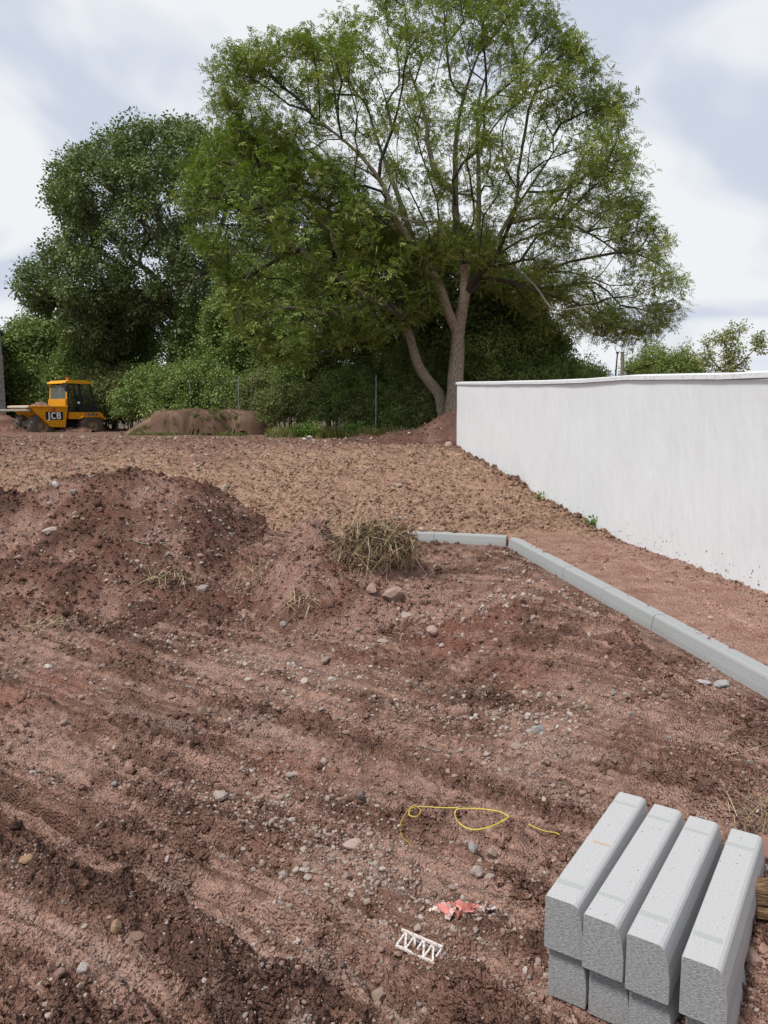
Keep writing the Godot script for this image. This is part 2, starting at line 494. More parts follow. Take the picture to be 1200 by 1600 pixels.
func make_ground() -> void:
	for k in range(CE, 0, -1): cols.append(-TAN - 0.05 * (pow(2.0, k * 0.75) - 1.0))
	for k in CM + 1: cols.append(-TAN + 2.0 * TAN * k / CM)
	for k in range(1, CE + 1): cols.append(TAN + 0.05 * (pow(2.0, k * 0.75) - 1.0))
	for d in [-60.0, -25.0, -10.0, -4.0, -1.5, 0.0, 0.6, 1.0, 1.3]: rows.append(d)
	for k in RM + 1: rows.append(1.5 * pow(60.0 / 1.5, float(k) / RM))
	for d in [66.0, 75.0, 90.0, 120.0, 180.0, 300.0, 600.0, 1200.0, 2500.0]: rows.append(d)
	var nc := cols.size()
	var nr := rows.size()
	var v := PackedVector3Array()
	var nn := PackedVector3Array()
	var cc := PackedColorArray()
	v.resize(nc * nr)
	nn.resize(nc * nr)
	cc.resize(nc * nr)
	gh.resize(nc * nr)
	var i := 0
	for r in nr:
		var d := rows[r]
		var s := maxf(d, 1.5)
		for c in nc:
			var x := cols[c] * s
			var y := land(x, d)
			if d > 1.2 and d < 61.0 and absf(x) < 60.0: y += relief(x, d)
			else: _c = Color(0.16, 0.13, 0.08) if d > 30.0 else c_brown
			v[i] = Vector3(x, y, -d)
			cc[i] = _c
			gh[i] = y
			i += 1
	i = 0
	for r in nr:
		for c in nc:
			var dx := v[i + (1 if c < nc - 1 else 0)] - v[i - (1 if c > 0 else 0)]
			var dz := v[i - (nc if r > 0 else 0)] - v[i + (nc if r < nr - 1 else 0)]
			nn[i] = dz.cross(dx).normalized()
			i += 1
	var ix := PackedInt32Array()
	ix.resize((nc - 1) * (nr - 1) * 6)
	var k := 0
	for r in nr - 1:
		for c in nc - 1:
			var a := r * nc + c
			ix[k] = a; ix[k + 1] = a + nc; ix[k + 2] = a + 1
			ix[k + 3] = a + 1; ix[k + 4] = a + nc; ix[k + 5] = a + nc + 1
			k += 6
	var g := piece("ground", arrays_mesh(v, nn, ix, cc), M.soil)
	tag(g, "", "", "", "structure")

# height of the finished ground sheet at a place
func ground_y(x: float, d: float) -> float:
	var s := maxf(d, 1.5)
	var t := (x / s + TAN) / (2.0 * TAN) * CM
	if d < 1.5 or d > 59.9 or t < 0.0 or t >= CM: return land(x, d)
	var q := log(d / 1.5) / log(40.0) * RM
	var r := 9 + int(q)
	var c := CE + int(t)
	var a := r * cols.size() + c
	var f := t - floorf(t)
	var e := q - floorf(q)
	return lerpf(lerpf(gh[a], gh[a + 1], f), lerpf(gh[a + cols.size()], gh[a + cols.size() + 1], f), e)

# a heap: list of cones [x, d, height, radius_x, radius_d, turn]
func heap_y(h: Dictionary, x: float, d: float) -> float:
	var top := -9.0
	var base := land(x, d) - 0.05
	var sum := 0.0
	for c in h.cones:
		var dx: float = x - c[0]
		var dd: float = d - c[1]
		if c.size() > 5:
			var a: float = c[5]
			var e := dx * cos(a) + dd * sin(a)
			dd = -dx * sin(a) + dd * cos(a)
			dx = e
		var r := sqrt(dx * dx / (c[3] * c[3]) + dd * dd / (c[4] * c[4]))
		var p: float = c[6] if c.size() > 6 else h.get("p", 1.0)
		var b: float = c[2] * (1.0 - pow(r, p)) if r < 1.6 else -1.0
		if r < 0.25 and p <= 1.0: b -= c[2] * 0.12 * (1.0 - r * 4.0) * (1.0 - r * 4.0)
		sum += exp(clampf(b * 9.0, -20.0, 20.0))
	top = log(sum) / 9.0
	return base + top

func heap_relief(h: Dictionary, x: float, d: float) -> float:
	var mid := n_mid.get_noise_2d(x * 1.3 + 11.0, d * 1.3)
	var fine := n_fine.get_noise_2d(x + 7.0, d)
	var low := n_low.get_noise_2d(x * 2.0 - 20.0, d * 2.0)
	var cr := maxf(0.0, -0.3 - n_crumb.get_noise_2d(x * 1.2, d * 1.2))
	var g := n_rut.get_noise_2d((x * 0.8 - d * 0.6) * 5.0, (x * 0.6 + d * 0.8) * 1.2)
	var damp := clampf(0.45 + low * 1.1 + mid * 0.6 + float(h.get("damp", 0.0)), 0.0, 1.0)
	_c = c_pale.lerp(c_brown, sstep(0.0, 0.45, damp)).lerp(c_dark, sstep(0.5, 1.0, damp) * 0.75)
	_c = _c.lerp(c_red, clampf(g * 0.9, 0.0, 0.4))
	_c = _c.lerp(c_dark, clampf(fine * 0.7, 0.0, 0.35))
	if h.has("tint"): _c = _c.lerp(h.tint, h.get("tint_amount", 0.6))
	return (low * 0.10 + mid * 0.08 + g * 0.04 + fine * 0.026 + cr * 0.07 + (1.0 - absf(n_lump.get_noise_2d(x * 0.8, d * 0.8)) * 2.0) * 0.02) * float(h.get("rough", 1.0))

func make_heap(h: Dictionary) -> void:
	var step: float = h.step
	var r: Array = h.rect # x0, x1, d0, d1
	var nx := int((r[1] - r[0]) / step) + 1
	var nd := int((r[3] - r[2]) / step) + 1
	var v := PackedVector3Array()
	var cc := PackedColorArray()
	v.resize(nx * nd)
	cc.resize(nx * nd)
	var org := Vector3((r[0] + r[1]) * 0.5, 0, -(r[2] + r[3]) * 0.5)
	org.y = land(org.x, -org.z)
	for j in nd:
		for i in nx:
			var x: float = r[0] + i * step
			var d: float = r[2] + j * step
			v[j * nx + i] = Vector3(x, heap_y(h, x, d) + heap_relief(h, x, d), -d) - org
			cc[j * nx + i] = _c
	var st := tool()
	var nn := PackedVector3Array()
	nn.resize(nx * nd)
	for j in nd:
		for i in nx:
			var dx := v[j * nx + mini(i + 1, nx - 1)] - v[j * nx + maxi(i - 1, 0)]
			var dz := v[maxi(j - 1, 0) * nx + i] - v[mini(j + 1, nd - 1) * nx + i]
			nn[j * nx + i] = dz.cross(dx).normalized()
	var ix := PackedInt32Array()
	for j in nd - 1:
		for i in nx - 1:
			var a := j * nx + i
			# leave out what lies wholly underground
			var p := v[a] + org
			if p.y < land(p.x, -p.z) - 0.22: continue
			ix.append_array(PackedInt32Array([a, a + nx, a + 1, a + 1, a + nx, a + nx + 1]))
	var o := piece("soil_heap", arrays_mesh(v, nn, ix, cc), M.soil)
	o.position = org
	tag(o, h.label, "soil heap", "heaps of dug soil")
	heaps.append(h)

func surface_y(x: float, d: float) -> float:
	var y := ground_y(x, d)
	for h in heaps:
		var r: Array = h.rect
		if x > r[0] and x < r[1] and d > r[2] and d < r[3]:
			var keep := _c
			y = maxf(y, heap_y(h, x, d) + heap_relief(h, x, d))
			_c = keep
	return y

# ---------------------------------------------------------------- leaves and trees
func leaflet(v: PackedVector3Array, nn: PackedVector3Array, ix: PackedInt32Array, p: Vector3, dir: Vector3, up: Vector3, l: float, w: float) -> void:
	var side := dir.cross(up).normalized()
	var n := side.cross(dir).normalized()
	var b := v.size()
	v.append(p)
	v.append(p + dir * l * 0.45 + side * w * 0.5 - n * w * 0.12)
	v.append(p + dir * l - n * l * 0.12)
	v.append(p + dir * l * 0.45 - side * w * 0.5 - n * w * 0.12)
	for k in 4: nn.append((n + side * (0.3 if k == 1 else (-0.3 if k == 3 else 0.0))).normalized())
	ix.append_array(PackedInt32Array([b, b + 2, b + 1, b, b + 3, b + 2]))

# twig end carrying feathered leaves
func spray_feather(sd: int, leaves: int, ll: float) -> ArrayMesh:
	rng.seed = sd
	var v := PackedVector3Array()
	var nn := PackedVector3Array()
	var ix := PackedInt32Array()
	for k in leaves:
		var d := (rdir() + Vector3(0, 0.35, 0)).normalized()
		var up := (Vector3.UP + rdir() * 0.5).normalized()
		var p := rdir() * R(0.0, 0.12)
		var n := 4
		for j in n + 1:
			var q := p + d * (0.05 + 0.045 * j) + Vector3.DOWN * 0.012 * j * j * 0.35
			if j == n:
				leaflet(v, nn, ix, q, (d + Vector3.DOWN * 0.5).normalized(), up, ll, ll * 0.36)
			else:
				var s := d.cross(up).normalized()
				for e in [-1.0, 1.0]:
					leaflet(v, nn, ix, q, (d * 0.7 + s * e + rdir() * 0.25 + Vector3.DOWN * 0.25).normalized(), (up + rdir() * 0.4).normalized(), ll * R(0.8, 1.1), ll * 0.34)
	return arrays_mesh(v, nn, ix)

# twig end carrying broad leaves
func spray_broad(sd: int, leaves: int, ll: float, wide: float, rad: float) -> ArrayMesh:
	rng.seed = sd
	var v := PackedVector3Array()
	var nn := PackedVector3Array()
	var ix := PackedInt32Array()
	for k in leaves:
		var p := rdir() * rad * pow(R(0.0, 1.0), 0.5)
		var d := (p.normalized() + rdir() * 0.6 + Vector3(0, -0.1, 0)).normalized()
		var up := (Vector3.UP + rdir() * 0.8).normalized()
		leaflet(v, nn, ix, p, d, up, ll * R(0.75, 1.2), ll * wide * R(0.8, 1.1))
	return arrays_mesh(v, nn, ix)

var SP := {}
func make_sprays() -> void:
	SP.ash = spray_feather(5, 5, 0.085)
	SP.ash2 = spray_feather(6, 4, 0.095)
	SP.oak = spray_broad(7, 26, 0.13, 0.6, 0.26)
	SP.hedge = spray_broad(8, 26, 0.10, 0.62, 0.24)
	SP.bramble = spray_broad(9, 20, 0.075, 0.7, 0.17)
	SP.weed = spray_broad(10, 14, 0.05, 0.5, 0.07)

func edge_distance(poly: PackedVector2Array, p: Vector2) -> float:
	var best := 1e9
	for k in poly.size():
		best = minf(best, p.distance_squared_to(Geometry2D.get_closest_point_to_segment(p, poly[k], poly[(k + 1) % poly.size()])))
	return sqrt(best)

# stems: [[points, r0, r1], ...]; the first one is the trunk
func make_tree(o: Node3D, stems: Array, outline: PackedVector2Array, z: float, q: Dictionary) -> void:
	rng.seed = q.seed
	var inner := Geometry2D.offset_polygon(outline, -q.get("inset", 0.5))
	if inner.size() > 0: outline = inner[0]
	var P := PackedVector3Array()
	var par := PackedInt32Array()
	var plen := PackedFloat32Array()
	var rad := PackedFloat32Array()
	var isseed := PackedByteArray()
	var open := PackedByteArray()
	for si in stems.size():
		var pts: Array = stems[si][0]
		var line := smooth_line(pts, 0.3)
		var near := -1
		if si > 0:
			var best := 1e9
			for k in P.size():
				var dd := P[k].distance_squared_to(line[0])
				if dd < best: best = dd; near = k
		for k in line.size():
			P.append(line[k])
			par.append(near)
			plen.append(0.0 if near < 0 else plen[near] + line[k].distance_to(P[near]))
			rad.append(lerpf(stems[si][1], stems[si][2], float(k) / maxi(1, line.size() - 1)))
			isseed.append(1)
			open.append(1 if line[k].y > q.get("bare", 4.0) else 0)
			near = P.size() - 1
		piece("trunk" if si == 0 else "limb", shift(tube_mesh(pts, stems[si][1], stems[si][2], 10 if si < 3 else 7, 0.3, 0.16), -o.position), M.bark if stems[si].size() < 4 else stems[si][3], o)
	var lo := Vector2(1e9, 1e9)
	var hi := -lo
	for p in outline:
		lo = lo.min(p)
		hi = hi.max(p)
	var att := []
	var tries := 0
	var depth: float = q.depth
	while att.size() < q.n and tries < 60000:
		tries += 1
		var p := Vector2(R(lo.x, hi.x), R(lo.y, hi.y))
		if not Geometry2D.is_point_in_polygon(p, outline): continue
		var e := edge_distance(outline, p)
		var half := depth if e > depth else sqrt(maxf(0.0, depth * depth - (depth - e) * (depth - e)))
		var dz := R(-1.0, 1.0) * half
		var deepness := minf(e, half - absf(dz)) / depth
		var keep := lerpf(1.0, q.hollow, sstep(0.1, 0.45, deepness))
		if n_low.get_noise_3d(p.x * 1.1, p.y * 1.1, dz * 1.1) < q.get("gap", -0.35): keep *= 0.15
		if rng.randf() > keep: continue
		var w := Vector3(p.x, p.y, z + dz)
		var near := 1e9
		for k in range(0, P.size(), 3): near = minf(near, w.distance_squared_to(P[k]))
		att.append([near, w])
	att.sort_custom(func(a, b): return a[0] < b[0])
	var tips := []
	var weight: float = q.get("weight", 0.35)
	for a in att:
		var w: Vector3 = a[1]
		var best := 1e9
		var at := 0
		for k in P.size():
			if open[k] == 0: continue
			var c := P[k].distance_to(w)
			if c < best:
				c += weight * plen[k]
				if c < best: best = c; at = k
		var gap := P[at].distance_to(w)
		var pd := (P[at] - P[maxi(par[at], 0)]).normalized()
		var ctl := P[at] + (pd * 0.5 + (w - P[at]).normalized() * 0.4 + Vector3.UP * 0.12 + rdir() * 0.2) * gap * 0.5
		var n := clampi(int(gap / 0.4), 1, 9)
		var from := at
		for j in range(1, n + 1):
			var t := float(j) / n
			var pt := P[at].lerp(ctl, t).lerp(ctl.lerp(w, t), t) + (rdir() * 0.025 if j < n else Vector3.ZERO)
			P.append(pt)
			par.append(from)
			plen.append(plen[from] + pt.distance_to(P[from]))
			rad.append(0.0)
			isseed.append(0)
			open.append(1)
			from = P.size() - 1
		tips.append(from)
	var cnt := PackedFloat32Array()
	cnt.resize(P.size())
	for t in tips: cnt[t] += 1.0
	for k in range(P.size() - 1, 0, -1):
		if par[k] >= 0: cnt[par[k]] += cnt[k]
	var rmin: float = q.get("rmin", 0.011)
	for k in P.size():
		if isseed[k] == 0: rad[k] = rmin * pow(maxf(cnt[k], 1.0), 0.47)
	var v := PackedVector3Array()
	var nn := PackedVector3Array()
	var ix := PackedInt32Array()
	var org := o.position
	for k in P.size():
		if isseed[k] == 1 or par[k] < 0: continue
		var r0 := minf(rad[par[k]], rad[k] * 1.3)
		tube_into(v, nn, ix, PackedVector3Array([P[par[k]] - org, P[k] - org]), r0, rad[k], 6 if rad[k] > 0.05 else (4 if rad[k] > 0.02 else 3))
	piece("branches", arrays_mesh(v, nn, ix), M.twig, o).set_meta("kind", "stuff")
	var bufs := [PackedFloat32Array(), PackedFloat32Array()]
	var pal: Array = q.colors
	for t in tips:
		var hue := n_mid.get_noise_3dv(P[t] * 0.25)
		for k in q.sprays:
			var p: Vector3 = P[t] - org + rdir() * Vector3(1, 0.8, 1) * q.spread * pow(R(0.0, 1.0), 0.6)
			var s := R(q.size[0], q.size[1])
			var c: Color = pal[0].lerp(pal[1], clampf(R(-0.1, 0.75) + hue * 0.6, 0.0, 1.0))
			if rng.randf() < 0.10: c = c.lerp(pal[2], 0.7)
			put(bufs[k % 2], Basis(Vector3.UP, R(0.0, TAU)) * Basis(rdir(), R(0.0, 0.9)).scaled(Vector3(s, s, s)), p, c)
	for k in 2:
		if bufs[k].size() > 0: copies("crown", q.spray[k], bufs[k], M.leaf, o).set_meta("kind", "stuff")

func shift(m: ArrayMesh, by: Vector3) -> ArrayMesh:
	var a := m.surface_get_arrays(0)
	var v: PackedVector3Array = a[Mesh.ARRAY_VERTEX]
	for k in v.size(): v[k] += by
	a[Mesh.ARRAY_VERTEX] = v
	var out := ArrayMesh.new()
	out.add_surface_from_arrays(Mesh.PRIMITIVE_TRIANGLES, a)
	return out

func bush(called: String, label: String, category: String, group: String, base: Vector3, r: Vector3, n: int, spray: Mesh, pal: Array, sz: Array, sd: int) -> void:
	rng.seed = sd
	var o := thing(called, label, category, base, 0.0, group)
	var buf := PackedFloat32Array()
	for k in n:
		var d := rdir()
		if d.y < -0.25: d.y = -d.y
		var lump := 1.0 + 0.75 * n_mid.get_noise_3d(d.x * 0.6 + sd, d.y * 0.6, d.z * 0.6) + 0.4 * n_mid.get_noise_3d(d.x * 1.8 + sd, d.y * 1.8, d.z * 1.8)
		var p := d * r * lump * pow(R(0.02, 1.0), 0.33) + Vector3(0, r.y * 0.75, 0)
		if p.y < 0.02: p.y = R(0.02, 0.3)
		var s := R(sz[0], sz[1])
		var c: Color = pal[0].lerp(pal[1], R(0.0, 1.0))
		if rng.randf() < 0.08: c = c.lerp(pal[2], 0.8)
		put(buf, Basis(Vector3.UP, R(0.0, TAU)) * Basis(rdir(), R(0.0, 1.0)).scaled(Vector3(s, s, s)), p, c)
	copies("foliage", spray, buf, M.leaf, o).set_meta("kind", "stuff")
	var v := PackedVector3Array()
	var nn := PackedVector3Array()
	var ix := PackedInt32Array()
	for k in 7:
		var top := Vector3(R(-0.6, 0.6) * r.x, R(0.9, 1.5) * r.y, R(-0.6, 0.6) * r.z)
		tube_into(v, nn, ix, smooth_line([Vector3(top.x * 0.2, -0.1, top.z * 0.2), Vector3(top.x * 0.35, top.y * 0.5, top.z * 0.4), top], 0.4), 0.03, 0.008, 4)
	piece("stems", arrays_mesh(v, nn, ix), M.twig, o).set_meta("kind", "stuff")

func g3(r: float, g: float, b: float) -> Color: return Color(r, g, b)

func make_trees() -> void:
	var ash := [g3(0.2, 0.235, 0.055), g3(0.33, 0.36, 0.11), g3(0.44, 0.42, 0.15)]
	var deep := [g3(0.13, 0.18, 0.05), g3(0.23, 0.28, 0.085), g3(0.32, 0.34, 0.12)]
	var oak := [g3(0.11, 0.15, 0.06), g3(0.2, 0.235, 0.1), g3(0.3, 0.31, 0.15)]
	# tall ash-like tree behind the end of the white wall
	var o := thing("tall_tree", "tallest tree with airy light green crown and forked pale trunk behind the wall end", "tree", Vector3(2.17, 1.2, -24.0), 0.0, "trees along the boundary")
	make_tree(o, [
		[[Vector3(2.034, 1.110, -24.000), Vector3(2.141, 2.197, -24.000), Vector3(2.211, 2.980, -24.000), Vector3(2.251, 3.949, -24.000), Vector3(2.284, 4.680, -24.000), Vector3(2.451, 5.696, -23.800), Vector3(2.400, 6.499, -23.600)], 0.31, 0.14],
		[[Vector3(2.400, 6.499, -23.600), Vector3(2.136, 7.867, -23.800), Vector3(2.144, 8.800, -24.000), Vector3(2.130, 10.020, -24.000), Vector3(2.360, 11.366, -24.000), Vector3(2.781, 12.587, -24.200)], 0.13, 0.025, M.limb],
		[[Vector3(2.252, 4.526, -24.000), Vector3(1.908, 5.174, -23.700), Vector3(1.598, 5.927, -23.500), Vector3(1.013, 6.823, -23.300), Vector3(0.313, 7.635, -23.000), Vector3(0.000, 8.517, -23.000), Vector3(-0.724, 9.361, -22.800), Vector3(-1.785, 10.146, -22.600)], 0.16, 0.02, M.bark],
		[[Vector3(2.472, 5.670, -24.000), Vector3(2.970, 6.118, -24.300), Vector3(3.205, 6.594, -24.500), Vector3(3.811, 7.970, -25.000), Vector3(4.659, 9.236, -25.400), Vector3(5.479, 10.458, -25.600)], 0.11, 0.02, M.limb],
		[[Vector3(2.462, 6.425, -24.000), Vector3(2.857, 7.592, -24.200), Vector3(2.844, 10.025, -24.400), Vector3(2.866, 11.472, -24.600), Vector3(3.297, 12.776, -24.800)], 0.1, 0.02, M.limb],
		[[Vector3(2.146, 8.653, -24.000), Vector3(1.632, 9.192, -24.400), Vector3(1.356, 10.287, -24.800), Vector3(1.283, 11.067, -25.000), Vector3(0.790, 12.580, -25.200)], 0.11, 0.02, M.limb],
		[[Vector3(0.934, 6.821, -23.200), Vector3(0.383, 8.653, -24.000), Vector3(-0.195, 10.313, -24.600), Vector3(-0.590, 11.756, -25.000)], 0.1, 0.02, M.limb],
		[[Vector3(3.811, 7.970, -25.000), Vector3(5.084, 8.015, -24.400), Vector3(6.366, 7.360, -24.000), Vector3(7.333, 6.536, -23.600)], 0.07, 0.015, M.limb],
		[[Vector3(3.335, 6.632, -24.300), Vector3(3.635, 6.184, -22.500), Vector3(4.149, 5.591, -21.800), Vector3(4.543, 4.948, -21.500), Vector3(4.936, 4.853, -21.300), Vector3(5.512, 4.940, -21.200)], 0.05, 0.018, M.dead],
		[[Vector3(1.032, 6.805, -23.300), Vector3(1.574, 7.206, -21.800), Vector3(0.686, 7.193, -21.400), Vector3(-0.170, 7.552, -21.200)], 0.05, 0.012, M.dead],
	], PackedVector2Array([Vector2(-4.79, 12.25), Vector2(-3.75, 12.52), Vector2(-2.44, 12.78), Vector2(-1.49, 13.31), Vector2(-0.37, 13.74), Vector2(0.74, 14.09), Vector2(2.23, 14.48), Vector2(3.71, 14.35), Vector2(4.65, 13.91), Vector2(5.33, 12.96), Vector2(6.02, 12.08), Vector2(6.80, 11.28), Vector2(7.24, 10.65), Vector2(6.95, 9.84), Vector2(7.74, 9.20), Vector2(7.88, 8.10), Vector2(8.40, 7.17), Vector2(8.54, 6.24), Vector2(9.21, 5.25), Vector2(8.61, 4.62), Vector2(7.07, 3.95), Vector2(6.27, 4.43), Vector2(5.49, 4.14), Vector2(4.89, 4.91), Vector2(3.90, 5.48), Vector2(2.72, 6.05), Vector2(1.16, 6.24), Vector2(-0.77, 6.80), Vector2(-2.31, 7.73), Vector2(-3.45, 8.65), Vector2(-4.57, 9.75), Vector2(-5.11, 10.83), Vector2(-5.12, 11.72)]),
		-24.0, {"seed": 11, "n": 1900, "depth": 4.2, "hollow": 0.1, "sprays": 5, "spread": 0.38, "gap": 0.04, "inset": 0.1, "size": [0.65, 1.15], "spray": [SP.ash, SP.ash2], "colors": ash, "bare": 5.5, "weight": 0.5, "rmin": 0.0075})
	# its leaning neighbour, with low hanging foliage
	o = thing("leaning_tree", "leaning tree with bent brown trunk and low hanging bright foliage left of forked trunk", "tree", Vector3(1.75, 1.2, -24.6), 0.0, "trees along the boundary")
	make_tree(o, [
		[[Vector3(2.002, 1.149, -24.600), Vector3(1.829, 2.202, -24.600), Vector3(1.723, 2.704, -24.600), Vector3(1.090, 3.582, -24.600), Vector3(0.743, 4.648, -24.600), Vector3(0.420, 5.236, -24.600), Vector3(-0.339, 5.626, -24.600), Vector3(-1.049, 6.010, -24.000), Vector3(-1.350, 6.794, -23.600), Vector3(-1.559, 7.443, -23.400), Vector3(-1.634, 7.987, -23.200), Vector3(-1.274, 9.015, -23.200)], 0.2, 0.035],
		[[Vector3(-1.041, 5.977, -23.800), Vector3(-2.303, 6.760, -23.800), Vector3(-3.246, 7.684, -23.800), Vector3(-3.986, 8.780, -23.800)], 0.12, 0.02],
		[[Vector3(-1.559, 7.443, -23.400), Vector3(-2.615, 8.487, -23.400), Vector3(-3.532, 9.377, -23.400)], 0.09, 0.02],
		[[Vector3(-0.337, 5.596, -24.400), Vector3(-1.588, 5.152, -24.400), Vector3(-2.975, 5.345, -24.400), Vector3(-4.173, 4.958, -24.400)], 0.09, 0.02],
		[[Vector3(-4.255, 4.627, -23.200), Vector3(-4.173, 5.731, -23.200), Vector3(-3.362, 6.911, -23.200), Vector3(-2.792, 7.540, -23.200)], 0.04, 0.015, M.dead],
	], PackedVector2Array([Vector2(-5.03, 10.51), Vector2(-3.73, 10.42), Vector2(-2.25, 9.80), Vector2(-0.75, 9.26), Vector2(0.76, 8.18), Vector2(1.71, 6.72), Vector2(1.92, 5.42), Vector2(0.77, 4.48), Vector2(-0.77, 3.73), Vector2(-2.52, 3.35), Vector2(-3.87, 3.73), Vector2(-4.80, 4.86), Vector2(-4.96, 6.17), Vector2(-5.89, 7.09), Vector2(-6.08, 8.00), Vector2(-5.63, 9.26)]),
		-23.6, {"seed": 23, "n": 600, "depth": 2.9, "hollow": 0.35, "sprays": 5, "spread": 0.42, "gap": -0.1, "inset": 0.15, "size": [0.75, 1.25], "spray": [SP.ash2, SP.ash], "colors": [g3(0.16, 0.215, 0.045), g3(0.28, 0.33, 0.08), ash[2]], "bare": 4.0, "weight": 0.3})
	# broad dark oak far left
	o = thing("oak_tree", "broad dark oak with dense rounded crown behind the yellow dumper", "tree", Vector3(-11.2, 1.0, -44.0), 0.0, "trees along the boundary")
	make_tree(o, [
		[[Vector3(-11.095, 0.914, -44.000), Vector3(-10.937, 5.927, -44.000), Vector3(-11.073, 8.415, -44.000), Vector3(-11.578, 10.388, -44.000), Vector3(-12.066, 11.656, -44.000), Vector3(-12.321, 12.439, -44.000), Vector3(-12.807, 14.534, -44.000), Vector3(-12.919, 16.205, -44.000)], 0.55, 0.08, M.limb],
		[[Vector3(-10.965, 7.333, -44.000), Vector3(-11.590, 8.270, -43.000), Vector3(-12.228, 9.381, -42.000), Vector3(-13.222, 10.200, -41.000), Vector3(-14.801, 11.791, -41.000)], 0.25, 0.05, M.limb],
		[[Vector3(-11.014, 8.032, -44.000), Vector3(-9.840, 10.020, -43.500), Vector3(-8.615, 12.600, -43.000), Vector3(-8.205, 15.231, -43.000)], 0.25, 0.05, M.limb],
		[[Vector3(-11.397, 9.422, -44.000), Vector3(-10.830, 12.746, -45.000), Vector3(-10.617, 15.805, -46.000), Vector3(-11.288, 17.717, -46.000)], 0.22, 0.05, M.limb],
		[[Vector3(-11.593, 8.168, -43.000), Vector3(-12.939, 8.588, -42.000), Vector3(-14.594, 8.367, -41.000), Vector3(-16.594, 8.916, -41.000), Vector3(-17.904, 9.238, -41.000)], 0.15, 0.03, M.twig],
		[[Vector3(-11.578, 10.388, -44.000), Vector3(-13.704, 13.093, -45.000), Vector3(-15.774, 15.162, -45.000), Vector3(-16.816, 15.846, -45.000)], 0.15, 0.04, M.limb],
	], PackedVector2Array([Vector2(-21.01, 9.42), Vector2(-19.87, 10.80), Vector2(-18.19, 12.34), Vector2(-18.79, 14.20), Vector2(-17.46, 16.20), Vector2(-15.66, 17.36), Vector2(-13.19, 18.12), Vector2(-10.75, 18.35), Vector2(-8.69, 17.69), Vector2(-6.28, 16.54), Vector2(-4.57, 14.20), Vector2(-4.27, 10.11), Vector2(-5.41, 5.22), Vector2(-7.60, 3.80), Vector2(-10.86, 3.80), Vector2(-12.19, 5.22), Vector2(-13.46, 6.63), Vector2(-15.16, 4.69), Vector2(-16.96, 4.86), Vector2(-18.29, 6.98), Vector2(-20.05, 7.61)]),
		-44.0, {"seed": 37, "n": 950, "depth": 6.0, "hollow": 0.25, "sprays": 6, "spread": 0.75, "size": [1.1, 1.8], "spray": [SP.oak, SP.oak], "colors": oak, "bare": 5.0, "weight": 0.3, "rmin": 0.016, "gap": 0.0, "inset": 0.75})
